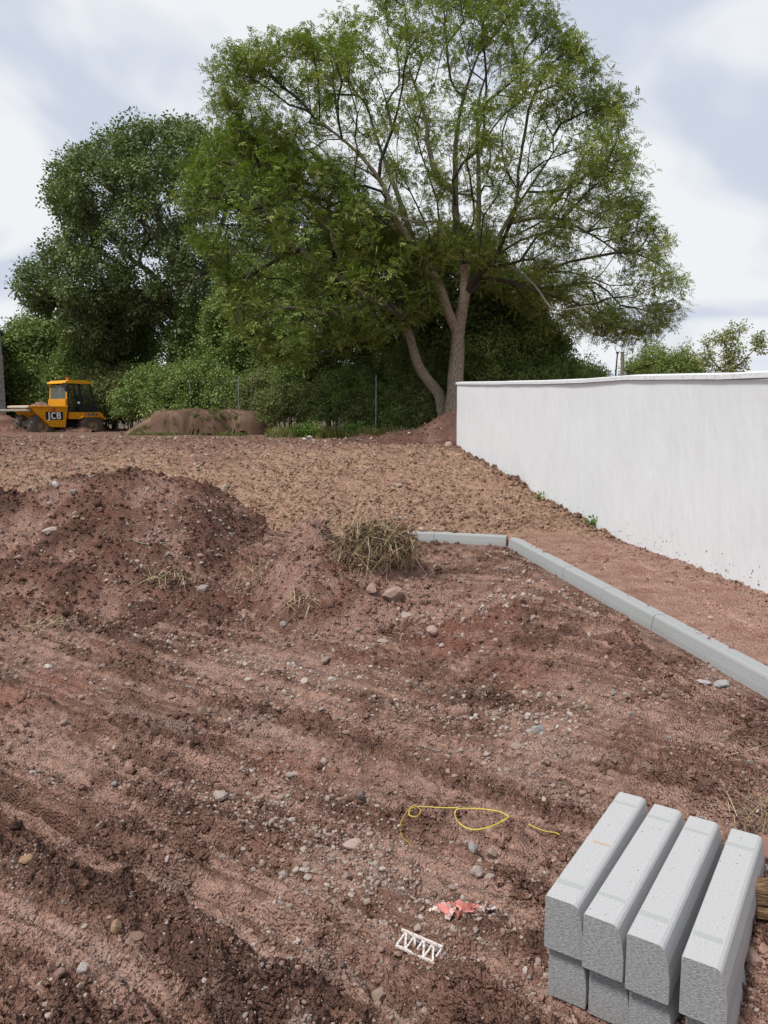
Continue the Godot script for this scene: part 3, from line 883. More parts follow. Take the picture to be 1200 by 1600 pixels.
	# filler trees of the shelter belt
	var belt := [
		["dark dense tree filling the middle behind the leaning trunk", 29.5, [[[Vector3(-0.980, 1.028, -29.500), Vector3(-0.967, 4.159, -29.500), Vector3(-1.078, 6.278, -29.500), Vector3(-0.951, 7.900, -29.500)], 0.2, 0.05]], PackedVector2Array([Vector2(-4.13, 3.20), Vector2(-4.20, 6.04), Vector2(-3.56, 8.36), Vector2(-1.89, 9.50), Vector2(0.00, 9.50), Vector2(1.43, 7.90), Vector2(1.92, 5.58), Vector2(1.83, 2.24), Vector2(-0.98, 2.00)]), 560],
		["dark dense tree behind the forked trunk", 28.5, [[[Vector3(3.195, 1.061, -28.500), Vector3(3.269, 4.085, -28.500), Vector3(3.124, 6.133, -28.500), Vector3(3.217, 7.700, -28.500)], 0.2, 0.05]], PackedVector2Array([Vector2(0.47, 3.16), Vector2(0.35, 5.91), Vector2(0.92, 7.92), Vector2(2.51, 8.81), Vector2(4.13, 8.14), Vector2(5.31, 6.81), Vector2(5.81, 5.00), Vector2(5.64, 2.70), Vector2(3.30, 2.00), Vector2(0.94, 2.00)]), 600],
		["dark low spreading tree over the far end of the white wall", 27.0, [[[Vector3(5.380, 1.110, -27.000), Vector3(5.320, 3.540, -27.000), Vector3(5.183, 4.626, -27.000)], 0.15, 0.05]], PackedVector2Array([Vector2(2.67, 2.88), Vector2(2.87, 4.63), Vector2(3.95, 5.70), Vector2(5.49, 5.70), Vector2(6.40, 4.63), Vector2(6.54, 3.54), Vector2(6.79, 2.66), Vector2(4.46, 2.22)]), 380],
		["dark bushy tree between the oak and the leaning tree", 36.0, [[[Vector3(-5.966, 1.408, -36.000), Vector3(-5.899, 4.634, -36.000), Vector3(-5.998, 6.935, -36.000)], 0.2, 0.06]], PackedVector2Array([Vector2(-8.16, 2.88), Vector2(-8.21, 6.36), Vector2(-7.42, 8.36), Vector2(-5.51, 9.20), Vector2(-3.79, 7.79), Vector2(-3.24, 4.63), Vector2(-3.86, 2.59), Vector2(-6.24, 2.30)]), 420],
		["dark bushy tree under the right half of the oak", 43.0, [[[Vector3(-9.630, 0.938, -43.000), Vector3(-9.551, 3.755, -43.000), Vector3(-9.669, 5.838, -43.000)], 0.2, 0.06]], PackedVector2Array([Vector2(-12.25, 2.35), Vector2(-11.68, 5.67), Vector2(-10.83, 7.90), Vector2(-8.72, 8.58), Vector2(-6.68, 5.84), Vector2(-6.75, 2.35), Vector2(-9.60, 2.00)]), 420],
		["shaded tree under the left half of the oak", 48.0, [[[Vector3(-16.722, 0.815, -48.000), Vector3(-16.585, 3.959, -48.000), Vector3(-16.877, 6.284, -48.000)], 0.2, 0.06]], PackedVector2Array([Vector2(-19.83, 2.39), Vector2(-19.41, 6.67), Vector2(-17.93, 8.96), Vector2(-15.57, 9.53), Vector2(-14.07, 7.82), Vector2(-14.14, 3.96), Vector2(-14.49, 2.00), Vector2(-17.48, 1.61)]), 400],
		["mid green tree beside the grey house corner", 50.0, [[[Vector3(-22.603, 0.765, -50.000), Vector3(-22.418, 4.041, -50.000), Vector3(-22.509, 6.061, -50.000)], 0.2, 0.06]], PackedVector2Array([Vector2(-26.43, 2.41), Vector2(-25.77, 6.26), Vector2(-24.06, 7.46), Vector2(-22.39, 8.14), Vector2(-20.37, 7.86), Vector2(-19.25, 5.66), Vector2(-19.41, 2.41), Vector2(-22.74, 2.00)]), 330],
	]
	var sd := 50
	for b in belt:
		var st: Array = b[2][0][0]
		o = thing("hedgerow_tree", b[0], "tree", Vector3(st[0].x, 1.1, st[0].z), 0.0, "trees along the boundary")
		var big: float = b[1] / 28.0
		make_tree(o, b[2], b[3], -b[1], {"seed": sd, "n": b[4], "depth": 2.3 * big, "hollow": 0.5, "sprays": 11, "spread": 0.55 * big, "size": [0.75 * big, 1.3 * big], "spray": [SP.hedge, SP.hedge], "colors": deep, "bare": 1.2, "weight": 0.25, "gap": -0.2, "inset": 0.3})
		sd += 1
	# trees seen over the wall
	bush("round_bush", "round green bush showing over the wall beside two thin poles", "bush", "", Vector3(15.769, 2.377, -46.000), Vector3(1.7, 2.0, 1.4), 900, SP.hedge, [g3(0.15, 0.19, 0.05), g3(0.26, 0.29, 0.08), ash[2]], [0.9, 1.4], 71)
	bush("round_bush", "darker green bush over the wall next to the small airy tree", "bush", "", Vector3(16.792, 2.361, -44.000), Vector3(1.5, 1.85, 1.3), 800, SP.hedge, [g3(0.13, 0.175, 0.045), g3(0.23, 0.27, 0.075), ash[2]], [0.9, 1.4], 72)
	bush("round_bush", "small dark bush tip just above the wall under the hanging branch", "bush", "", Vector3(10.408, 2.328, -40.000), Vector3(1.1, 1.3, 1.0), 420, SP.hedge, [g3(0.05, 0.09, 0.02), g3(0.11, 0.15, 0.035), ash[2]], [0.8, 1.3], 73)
	o = thing("small_tree", "small airy tree with sparse yellowish leaves above the wall", "tree", Vector3(15.5, 1.0, -34.0), 0.0)
	make_tree(o, [[[Vector3(15.229, 1.160, -34.000), Vector3(15.135, 2.834, -34.000), Vector3(15.018, 3.939, -34.000), Vector3(15.020, 4.898, -34.000)], 0.09, 0.03], [[Vector3(15.061, 3.664, -34.000), Vector3(14.354, 4.351, -34.000), Vector3(14.047, 4.898, -34.000)], 0.04, 0.02], [[Vector3(15.053, 3.801, -34.000), Vector3(15.739, 4.488, -34.000), Vector3(16.133, 4.898, -34.000)], 0.04, 0.02]],
		PackedVector2Array([Vector2(13.65, 4.49), Vector2(13.75, 5.17), Vector2(14.42, 5.63), Vector2(15.24, 5.99), Vector2(15.67, 5.71), Vector2(16.39, 5.31), Vector2(16.61, 4.76), Vector2(16.02, 4.43), Vector2(15.65, 3.66), Vector2(14.26, 3.53)]), -34.0,
		{"seed": 81, "inset": 0.1, "n": 62, "depth": 1.2, "hollow": 0.8, "sprays": 3, "spread": 0.25, "size": [0.8, 1.3], "spray": [SP.hedge, SP.hedge], "colors": [g3(0.2, 0.22, 0.09), g3(0.33, 0.33, 0.14), g3(0.45, 0.36, 0.15)], "bare": 2.0})

func make_undergrowth() -> void:
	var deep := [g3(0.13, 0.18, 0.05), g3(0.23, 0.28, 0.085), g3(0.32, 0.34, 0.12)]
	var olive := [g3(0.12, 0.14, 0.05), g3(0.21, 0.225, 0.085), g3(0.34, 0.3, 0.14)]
	# px x, distance, radius, height, palette, what it grows beside
	var list := [
		[170, 44.0, 2.0, 2.4, 1, "olive bramble bush right behind the dumper cab"],
		[205, 42.0, 1.9, 2.2, 1, "olive bramble bush behind the sagging wire"],
		[250, 37.0, 1.7, 2.2, 0, "dark bramble bush behind the left end of the soil bank"],
		[290, 35.0, 1.7, 2.0, 0, "dark ivy covered bush beside second fence post"],
		[335, 34.0, 1.7, 2.1, 0, "dark bramble bush behind the middle of the soil bank"],
		[380, 33.0, 1.6, 1.9, 0, "dark bramble bush behind third fence post"],
		[425, 31.0, 1.5, 1.8, 1, "olive weedy bush at the right end of the soil bank"],
		[450, 27.6, 1.1, 1.3, 1, "low olive bramble bush in front of fourth fence post"],
		[480, 28.5, 1.3, 1.9, 0, "dark bramble bush between fourth and fifth fence posts"],
		[520, 27.5, 1.2, 1.5, 1, "olive bramble bush under fifth fence post"],
		[548, 26.6, 1.2, 1.6, 0, "dark bramble bush between fifth and sixth fence posts"],
		[570, 25.8, 0.9, 0.9, 1, "low leafy weeds left of the last fence post"],
		[600, 26.2, 1.1, 1.4, 0, "dark fern like bush behind the last fence post"],
		[625, 25.4, 0.9, 0.9, 0, "low dark bush between last fence post and leaning trunk"],
		[640, 27.0, 1.3, 2.3, 0, "tall dark bush behind the leaning trunk foot"],
		[690, 27.2, 1.3, 2.2, 0, "tall dark bush behind the gap between the two trunks"],
		[650, 25.6, 1.0, 1.2, 1, "olive bush at the foot of the leaning trunk"],
		[676, 25.2, 0.8, 1.0, 0, "low dark bush between the two trunks"],
		[705, 24.9, 0.7, 0.7, 1, "low bush tucked behind the end of the white wall"],
		[760, 26.5, 1.6, 2.2, 0, "dark bush rising behind the far top of the wall"],
		[820, 25.5, 1.5, 2.0, 0, "dark bush behind the wall right of the forked trunk"],
		[870, 25.0, 1.3, 1.8, 0, "dark bush behind the wall below the hanging branches"],
		[110, 47.0, 2.3, 3.0, 0, "dark hedge bush directly behind the dumper"],
		[60, 48.0, 2.2, 2.8, 0, "dark hedge bush left of the dumper cab"],
		[20, 49.0, 2.2, 2.8, 0, "dark hedge bush beside the house corner"],
	]
	var sd := 200
	for b in list:
		var x: float = (b[0] - 600.0) / 1200.0 * b[1] * 1.004
		var big: float = clampf(b[1] / 30.0, 0.85, 1.6)
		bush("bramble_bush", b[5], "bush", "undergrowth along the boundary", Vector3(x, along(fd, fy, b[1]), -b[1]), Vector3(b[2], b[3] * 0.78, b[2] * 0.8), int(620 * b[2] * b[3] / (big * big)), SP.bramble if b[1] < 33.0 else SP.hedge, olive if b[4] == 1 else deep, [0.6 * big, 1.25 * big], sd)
		sd += 1
	# grass and weeds on the verge
	var st := SurfaceTool.new()
	rng.seed = 301
	var v := PackedVector3Array()
	var nn := PackedVector3Array()
	var ix := PackedInt32Array()
	for k in 14:
		var a := R(0.0, TAU)
		var l := R(0.14, 0.32)
		var b := Vector3(R(-0.06, 0.06), 0, R(-0.06, 0.06))
		var out := Vector3(cos(a), 0, sin(a))
		var s := out.cross(Vector3.UP) * 0.006
		var i0 := v.size()
		v.append_array(PackedVector3Array([b - s, b + s, b + out * l * 0.25 + Vector3.UP * l * 0.7 - s * 0.7, b + out * l * 0.25 + Vector3.UP * l * 0.7 + s * 0.7, b + out * l * 0.65 + Vector3.UP * l * 0.9]))
		for j in 5: nn.append((Vector3.UP - out * 0.5).normalized())
		ix.append_array(PackedInt32Array([i0, i0 + 2, i0 + 1, i0 + 1, i0 + 2, i0 + 3, i0 + 2, i0 + 4, i0 + 3]))
	SP.tuft = arrays_mesh(v, nn, ix)
	var buf := PackedFloat32Array()
	for k in 3400:
		var px := R(420.0, 640.0)
		var d := R(22.6, 26.5) - (px - 560.0) * 0.004
		if px < 470.0: d += R(0.0, 3.0)
		var x := (px - 600.0) / 1200.0 * d
		if n_low.get_noise_2d(x * 3.0, d * 3.0) < -0.05 + sstep(590.0, 640.0, px) * 0.2: continue
		var s := R(0.6, 1.7)
		put(buf, Basis(Vector3.UP, R(0.0, TAU)).scaled(Vector3(s, s * R(0.6, 1.1), s)), Vector3(x, surface_y(x, d) - 0.02, -d), g3(0.14, 0.15, 0.055).lerp(g3(0.33, 0.28, 0.14), R(0.0, 1.0)))
	for k in 900: # thin cover on the soil bank
		var x := R(-9.6, -5.0)
		var d := R(28.0, 29.4)
		if n_low.get_noise_2d(x * 2.0 + 5.0, d * 2.0) < 0.05: continue
		var s := R(0.4, 1.0)
		put(buf, Basis(Vector3.UP, R(0.0, TAU)).scaled(Vector3(s, s * 0.8, s)), Vector3(x, surface_y(x, d) - 0.02, -d), g3(0.12, 0.14, 0.04).lerp(g3(0.2, 0.19, 0.08), R(0.0, 1.0)))
	tag(copies("verge_grass", SP.tuft, buf, M.leaf), "patchy green and straw coloured grass on the verge below the fence", "grass", "", "stuff")
	# leafy weeds
	bush("verge_weed", "bright green leafy weed at the foot of the verge beside the tilled plot", "weed", "weeds", Vector3(-2.25, 1.27, -23.4), Vector3(0.5, 0.28, 0.4), 130, SP.weed, [g3(0.1, 0.19, 0.03), g3(0.18, 0.28, 0.05), g3(0.25, 0.3, 0.06)], [1.0, 1.8], 320)
	bush("verge_weed", "small green weed patch below the last fence post", "weed", "weeds", Vector3(-0.9, 1.27, -23.6), Vector3(0.45, 0.25, 0.35), 110, SP.weed, [g3(0.08, 0.16, 0.03), g3(0.15, 0.24, 0.05), g3(0.25, 0.3, 0.06)], [1.0, 1.8], 321)
	bush("wall_weed", "single green weed growing against the white wall foot", "weed", "weeds", Vector3(2.66, 0.56, -9.72), Vector3(0.07, 0.07, 0.07), 10, SP.weed, [g3(0.1, 0.2, 0.03), g3(0.17, 0.28, 0.05), g3(0.25, 0.3, 0.06)], [0.8, 1.1], 322)
	bush("wall_weed", "tiny green weed farther up the white wall foot", "weed", "weeds", Vector3(2.36, 0.70, -11.6), Vector3(0.07, 0.05, 0.06), 7, SP.weed, [g3(0.1, 0.2, 0.03), g3(0.17, 0.28, 0.05), g3(0.25, 0.3, 0.06)], [0.8, 1.1], 323)

# ---------------------------------------------------------------- wall, kerbs, fence, house
func wall_x(d: float) -> float: return 1.65 + (17.5 - d) * 0.1339
var wd := [0.0, 6.3, 8.86, 10.87, 13.27, 17.6]
var wy := [2.22, 2.295, 2.405, 2.44, 2.53, 2.705]

func make_wall() -> void:
	var o := thing("boundary_wall", "long white rendered boundary wall with coping beside the tilled plot", "wall", Vector3(wall_x(17.5), 1.2, -17.5))
	var n := 90
	var st := tool()
	var nrm := Vector3(0.9911, 0, -0.1327)
	st.set_smooth_group(1)
	var f := []
	for k in n + 1:
		var d := lerpf(17.5, 1.0, float(k) / n)
		var col := []
		for j in 9:
			var y := lerpf(land(wall_x(d), d) - 0.35, along(wd, wy, d), j / 8.0)
			col.append(Vector3(wall_x(d), y, -d) + nrm * n_low.get_noise_2d(d * 1.2, y * 2.0) * 0.012 - o.position)
		f.append(col)
	for k in n:
		for j in 8: quad(st, f[k][j], f[k][j + 1], f[k + 1][j + 1], f[k + 1][j])
	st.set_smooth_group(-1)
	for k in n:
		quad(st, f[k][0] + nrm * 0.22, f[k + 1][0] + nrm * 0.22, f[k + 1][8] + nrm * 0.22, f[k][8] + nrm * 0.22)
		quad(st, f[k][8], f[k][8] + nrm * 0.22, f[k + 1][8] + nrm * 0.22, f[k + 1][8])
	for e in [0, n]:
		for j in 8: quad(st, f[e][j], f[e][j] + nrm * 0.22, f[e][j + 1] + nrm * 0.22, f[e][j + 1])
	piece("rendered_face", done(st), M.render, o)
	rng.seed = 77
	var mud := PackedFloat32Array()
	for k in 170:
		var d := R(5.0, 14.0)
		var y := land(wall_x(d), d) + absf(rng.randfn(0.0, 0.09)) + 0.01
		var s := R(0.002, 0.006)
		put(mud, Basis(Vector3(0.1327, 0, 0.9911), Vector3.UP, nrm) * Basis.from_scale(Vector3(s, s * R(0.7, 1.8), 0.004)), Vector3(wall_x(d), y, -d) - nrm * 0.004 - o.position + nrm * n_low.get_noise_2d(d * 1.2, y * 2.0) * 0.012, c_brown)
	copies("mud_splash", rock_mesh(500, Vector3.ONE * 2.0, 0.3, 3), mud, M.stone, o).set_meta("kind", "stuff")
	var cuts := [17.54, 15.7, 13.9, 12.1, 10.35, 8.86, 7.1, 5.3, 3.5, 1.0]
	for k in cuts.size() - 1:
		var a: float = cuts[k] - 0.004
		var b: float = cuts[k + 1] + 0.004
		st = tool()
		var q := []
		var j0 := R(-0.004, 0.004)
		for d in [a, b]:
			var y := along(wd, wy, d) + 0.003 + j0
			var p := Vector3(wall_x(d), y, -d) - o.position
			q.append([p - nrm * 0.03, p - nrm * 0.03 + Vector3.UP * 0.043, p - nrm * 0.024 + Vector3.UP * 0.05, p + nrm * 0.11 + Vector3.UP * 0.062, p + nrm * 0.25 + Vector3.UP * 0.05, p + nrm * 0.25])
		for j in 6: quad(st, q[0][j], q[0][(j + 1) % 6], q[1][(j + 1) % 6], q[1][j])
		for e in 2:
			for j in range(1, 5):
				st.add_vertex(q[e][0]); st.add_vertex(q[e][j]); st.add_vertex(q[e][j + 1])
		piece("coping_stone", done(st), M.coping, o)

func kerb_profile(w0: float, w1: float, h: float) -> Array:
	return [Vector2(0.003, 0), Vector2(w0 - 0.003, 0), Vector2(w0, 0.004), Vector2(w0, h * 0.42), Vector2(w0 - (w0 - w1) * 0.25, h * 0.68), Vector2(w1 + 0.006, h * 0.93), Vector2(w1, h * 0.972), Vector2(w1 - 0.010, h), Vector2(0.004, h), Vector2(0, h - 0.004), Vector2(0, 0.004)]

func make_kerbs() -> void:
	# kerbs already laid: local x runs from the verge side to the road side, local -z is the length
	var mesh := prism_mesh(kerb_profile(0.125, 0.1, 0.255), -0.908, 0.0)
	var spots := []
	var c := Vector2(1.516, 9.17)
	var t := Vector2(0.1317, -0.9913)
	for k in 8:
		var p := c + t * (0.914 * k)
		spots.append([p, t, k])
	var words := ["first laid kerb of the long run, at the corner", "second laid kerb from the corner along the verge", "third laid kerb from the corner along the verge", "fourth laid kerb from the corner along the verge", "fifth laid kerb from the corner, partly buried by slumped soil", "sixth laid kerb from the corner, nearest one on the verge", "seventh laid kerb, cut by the edge of the picture", "eighth laid kerb beyond the picture edge"]
	for s in spots:
		if s[2] > 6: continue
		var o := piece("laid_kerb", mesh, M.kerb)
		var left := Vector3(-0.9913, 0, 0.1317)
		o.transform = Transform3D(Basis(left, Vector3.UP, left.cross(Vector3.UP)), Vector3(s[0].x, 0.54 - 0.255 + R(-0.003, 0.003), -s[0].y) - left * (0.105 + R(-0.003, 0.003)))
		tag(o, words[s[2]], "kerb", "kerbs laid along the verge")
	var lab := ["laid kerb of the back row meeting the corner", "second laid kerb of the back row, beside the grass clump", "third laid kerb of the back row, half hidden by the heap"]
	var u := Vector2(-0.948, 0.318)
	for k in 2:
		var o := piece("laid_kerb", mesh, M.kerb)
		var p := Vector2(1.50, 9.285) + u * 0.914 * (k + 1)
		var front := Vector3(-0.318, 0, 0.948)
		o.transform = Transform3D(Basis(front, Vector3.UP, front.cross(Vector3.UP)), Vector3(p.x, 0.54 - 0.255 - 0.002 * k, -p.y) - front * 0.105)
		tag(o, lab[k], "kerb", "kerbs laid across the end")
	# stacked spare kerbs
	var prof := kerb_profile(0.142, 0.114, 0.2)
	var ends := []
	for p in prof: ends.append(p * Vector2(0.99, 0.99) + Vector2(0.0007, 0.001))
	var top := [[Vector3(0.581, 0.09, -2.572), -33.0], [Vector3(0.692, 0.09, -2.468), -33.8], [Vector3(0.810, 0.09, -2.366), -33.7], [Vector3(0.951, 0.09, -2.258), -33.2]]
	var say := ["nearest the lattice spacer", "second in the row", "third in the row", "outermost beside the old timber"]
	var speck := rock_mesh(510, Vector3.ONE * 2.0, 0.3, 3)
	rng.seed = 88
	for layer in 2:
		for k in 4:
			var o := thing("spare_kerb", ("top row spare concrete kerb, " if layer == 0 else "bottom row spare concrete kerb, ") + say[k], "kerb", top[k][0], deg_to_rad(top[k][1]), "stack of spare kerbs")
			if layer == 1:
				o.position += Vector3(sin(0.58), 0, -cos(0.58)) * [0.03, 0.045, 0.036, 0.05][k] + Vector3(0.008 + 0.006 * (k % 2), -0.21, 0)
				o.rotation.y += deg_to_rad([0.4, -0.5, 0.3, -0.2][k])
			piece("body", prism_mesh(prof, -0.915, 0.0), M.kerb_top, o)
			piece("end_face", prism_mesh(ends, 0.0, 0.0015), M.kerb_end, o)
			for z in [-0.13, -0.80]:
				piece("band_mark", box_mesh(Vector3(R(0.09, 0.098), 0.0012, R(0.018, 0.03)), 0.0005, Vector3(0.053, 0.2004, z + R(-0.02, 0.02))), M.kerb_mark, o)
			if layer == 0:
				var bits := PackedFloat32Array()
				for j in 14:
					var far := -0.9 * pow(R(0.0, 1.0), 0.5)
					var s := R(0.0006, 0.0018)
					var flat := R(0.2, 0.9)
					put(bits, Basis(Vector3.UP, R(0.0, TAU)) * Basis.from_scale(Vector3(s * R(1.0, 3.0), s * flat, s)), Vector3(R(0.006, 0.102), 0.2005, far), c_brown.lerp(c_red, R(0.0, 1.0)))
				copies("mud_specks", speck, bits, M.stone, o).set_meta("kind", "stuff")
			if layer == 0 and k == 0:
				piece("rust_stain", box_mesh(Vector3(0.07, 0.0011, 0.010), 0.0004, Vector3(0.066, 0.2002, -0.44)), M.rust, o)

func make_fence() -> void:
	var o := thing("wire_fence", "rusting wire fence on thin grey metal posts at the undergrowth", "fence", Vector3(-2.5, 1.25, -28.0))
	var posts := [[587, 25.0, 588], [510, 26.5, 585], [438, 28.3, 588], [375, 30.3, 590], [300, 33.0, 594], [265, 34.6, 590], [218, 37.0, 592]]
	var tops := []
	for p in posts:
		var x: float = (p[0] - 600.0) / 1200.0 * p[1]
		var y: float = 2.0 + (650.0 - p[2]) / 1200.0 * p[1]
		var b := Vector3(x, along(fd, fy, p[1]) - 0.3, -p[1]) - o.position
		var t := Vector3(x + 0.02, y, -p[1]) - o.position
		tops.append(t)
		piece("post", tube_mesh([b, t], 0.024, 0.022, 6, 1.0), M.steel, o)
	for k in tops.size() - 1:
		for j in 4:
			var a: Vector3 = tops[k] - Vector3(0, 0.06 + 0.45 * j, 0)
			var b: Vector3 = tops[k + 1] - Vector3(0, 0.06 + 0.45 * j, 0)
			piece("wire", tube_mesh([a, (a + b) * 0.5 - Vector3(0, 0.05, 0), b], 0.003, 0.003, 3, 0.5), M.wire, o)
	# torn netting hanging from the last post
	var net := thing("sagging_netting", "torn grey wire netting sagging from the last fence post towards the soil bank", "netting", Vector3(-10.854, 2.295, -36.000))
	var st := tool()
	for k in 9:
		var s := k / 8.0
		var a := Vector3(-11.566, 3.506, -36.900) + Vector3(0, -0.18 * k, 0)
		var b := Vector3(-9.998, 2.404, -35.200) + Vector3(0.12 * k, -0.06 * k, 0)
		var m := a.lerp(b, 0.5) + Vector3(-0.2, -0.35, 0.1 * s)
		ribbon(st, shifted(smooth_line([a, m, b], 0.3), -net.position), 0.02, 0.02)
	for k in 8:
		var t := k / 7.0
		var a := Vector3(-11.566, 3.506, -36.900).lerp(Vector3(-9.998, 2.404, -35.200), t) + Vector3(-0.3, -0.45, 0) * 4.0 * t * (1.0 - t) * 0.6
		ribbon(st, shifted(PackedVector3Array([a, a + Vector3(0.05, -0.9, 0)]), -net.position), 0.015, 0.015, Vector3.RIGHT)
	piece("strands", done(st), M.wire, net)

func shifted(p: PackedVector3Array, by: Vector3) -> PackedVector3Array:
	for k in p.size(): p[k] += by
	return p

func make_house() -> void:
	# the front right corner is the origin; the far wall runs back along the line of sight and beyond
	var o := thing("stone_house", "corner of a grey stone house with dark roof edge", "house", Vector3(-21.481, 2.361, -44.000), deg_to_rad(32.0))
	piece("wall", box_mesh(Vector3(8.0, 6.4, 6.0), 0.03, Vector3(-4.0, 1.0, -3.0)), M.housewall, o)
	for k in 20: # quoins at the corner
		piece("quoin", box_mesh(Vector3(0.34 if k % 2 == 0 else 0.22, 0.24, 0.34 if k % 2 == 1 else 0.22), 0.02, Vector3(-(0.17 if k % 2 == 0 else 0.11) + 0.02, -1.9 + 0.25 * k, -(0.17 if k % 2 == 1 else 0.11) + 0.02)), M.housewall, o)
	var roof := tool()
	prism(roof, PackedVector2Array([Vector2(-8.12, 4.15), Vector2(-4.0, 6.9), Vector2(0.12, 4.15), Vector2(0.12, 4.3), Vector2(-4.0, 7.08), Vector2(-8.12, 4.3)]), -6.1, 0.15)
	piece("gable", prism_mesh([Vector2(-8.0, 4.19), Vector2(0.0, 4.19), Vector2(-4.0, 6.85)], -5.9, -0.02), M.housewall, o)
	piece("roof", done(roof), M.slate, o)
	for s in [[-1.6, 0.3], [-1.6, 2.7], [-4.8, 0.3], [-4.8, 2.7]]:
		var w := piece("window", box_mesh(Vector3(0.9, 1.1, 0.05), 0.01, Vector3(s[0], s[1], 0.02)), M.decal_white, o)
		piece("pane", box_mesh(Vector3(0.76, 0.96, 0.02), 0.005, Vector3(s[0], s[1], 0.05)), M.black, w)

func make_poles() -> void:
	var o := thing("leaning_pole", "thin dark leaning pole rising over the wall", "pole", Vector3(11.862, 2.328, -40.000))
	piece("shaft", tube_mesh([Vector3.ZERO, Vector3(11.894, 4.119, -40.000) - o.position, Vector3(11.951, 5.217, -40.000) - o.position], 0.05, 0.04, 6, 1.0), M.twig, o)
	piece("cap", box_mesh(Vector3(0.14, 0.1, 0.1), 0.02, Vector3(11.951, 5.217, -40.000) - o.position), M.twig, o)
	o = thing("timber_post", "pale upright timber post over the wall beside the round bush", "post", Vector3(11.677, 2.311, -38.000))
	piece("shaft", tube_mesh([Vector3.ZERO, Vector3(11.587, 5.056, -38.000) - o.position], 0.09, 0.085, 8, 1.0), M.polewood, o)
	piece("top", box_mesh(Vector3(0.17, 0.05, 0.17), 0.015, Vector3(11.587, 5.071, -38.000) - o.position), M.polewood, o)

# ---------------------------------------------------------------- dumper; local x forward, y up, -z its left flank
func lathe_mesh(profile: Array, sides: int) -> ArrayMesh: # profile of (radius, z)
	var st := tool()
	st.set_smooth_group(1)
	for k in sides:
		var a := TAU * k / sides
		var b := TAU * (k + 1) / sides
		for j in profile.size() - 1:
			var p: Vector2 = profile[j]
			var q: Vector2 = profile[j + 1]
			quad(st, Vector3(p.x * cos(a), p.x * sin(a), p.y), Vector3(q.x * cos(a), q.x * sin(a), q.y), Vector3(q.x * cos(b), q.x * sin(b), q.y), Vector3(p.x * cos(b), p.x * sin(b), p.y))
	return done(st)

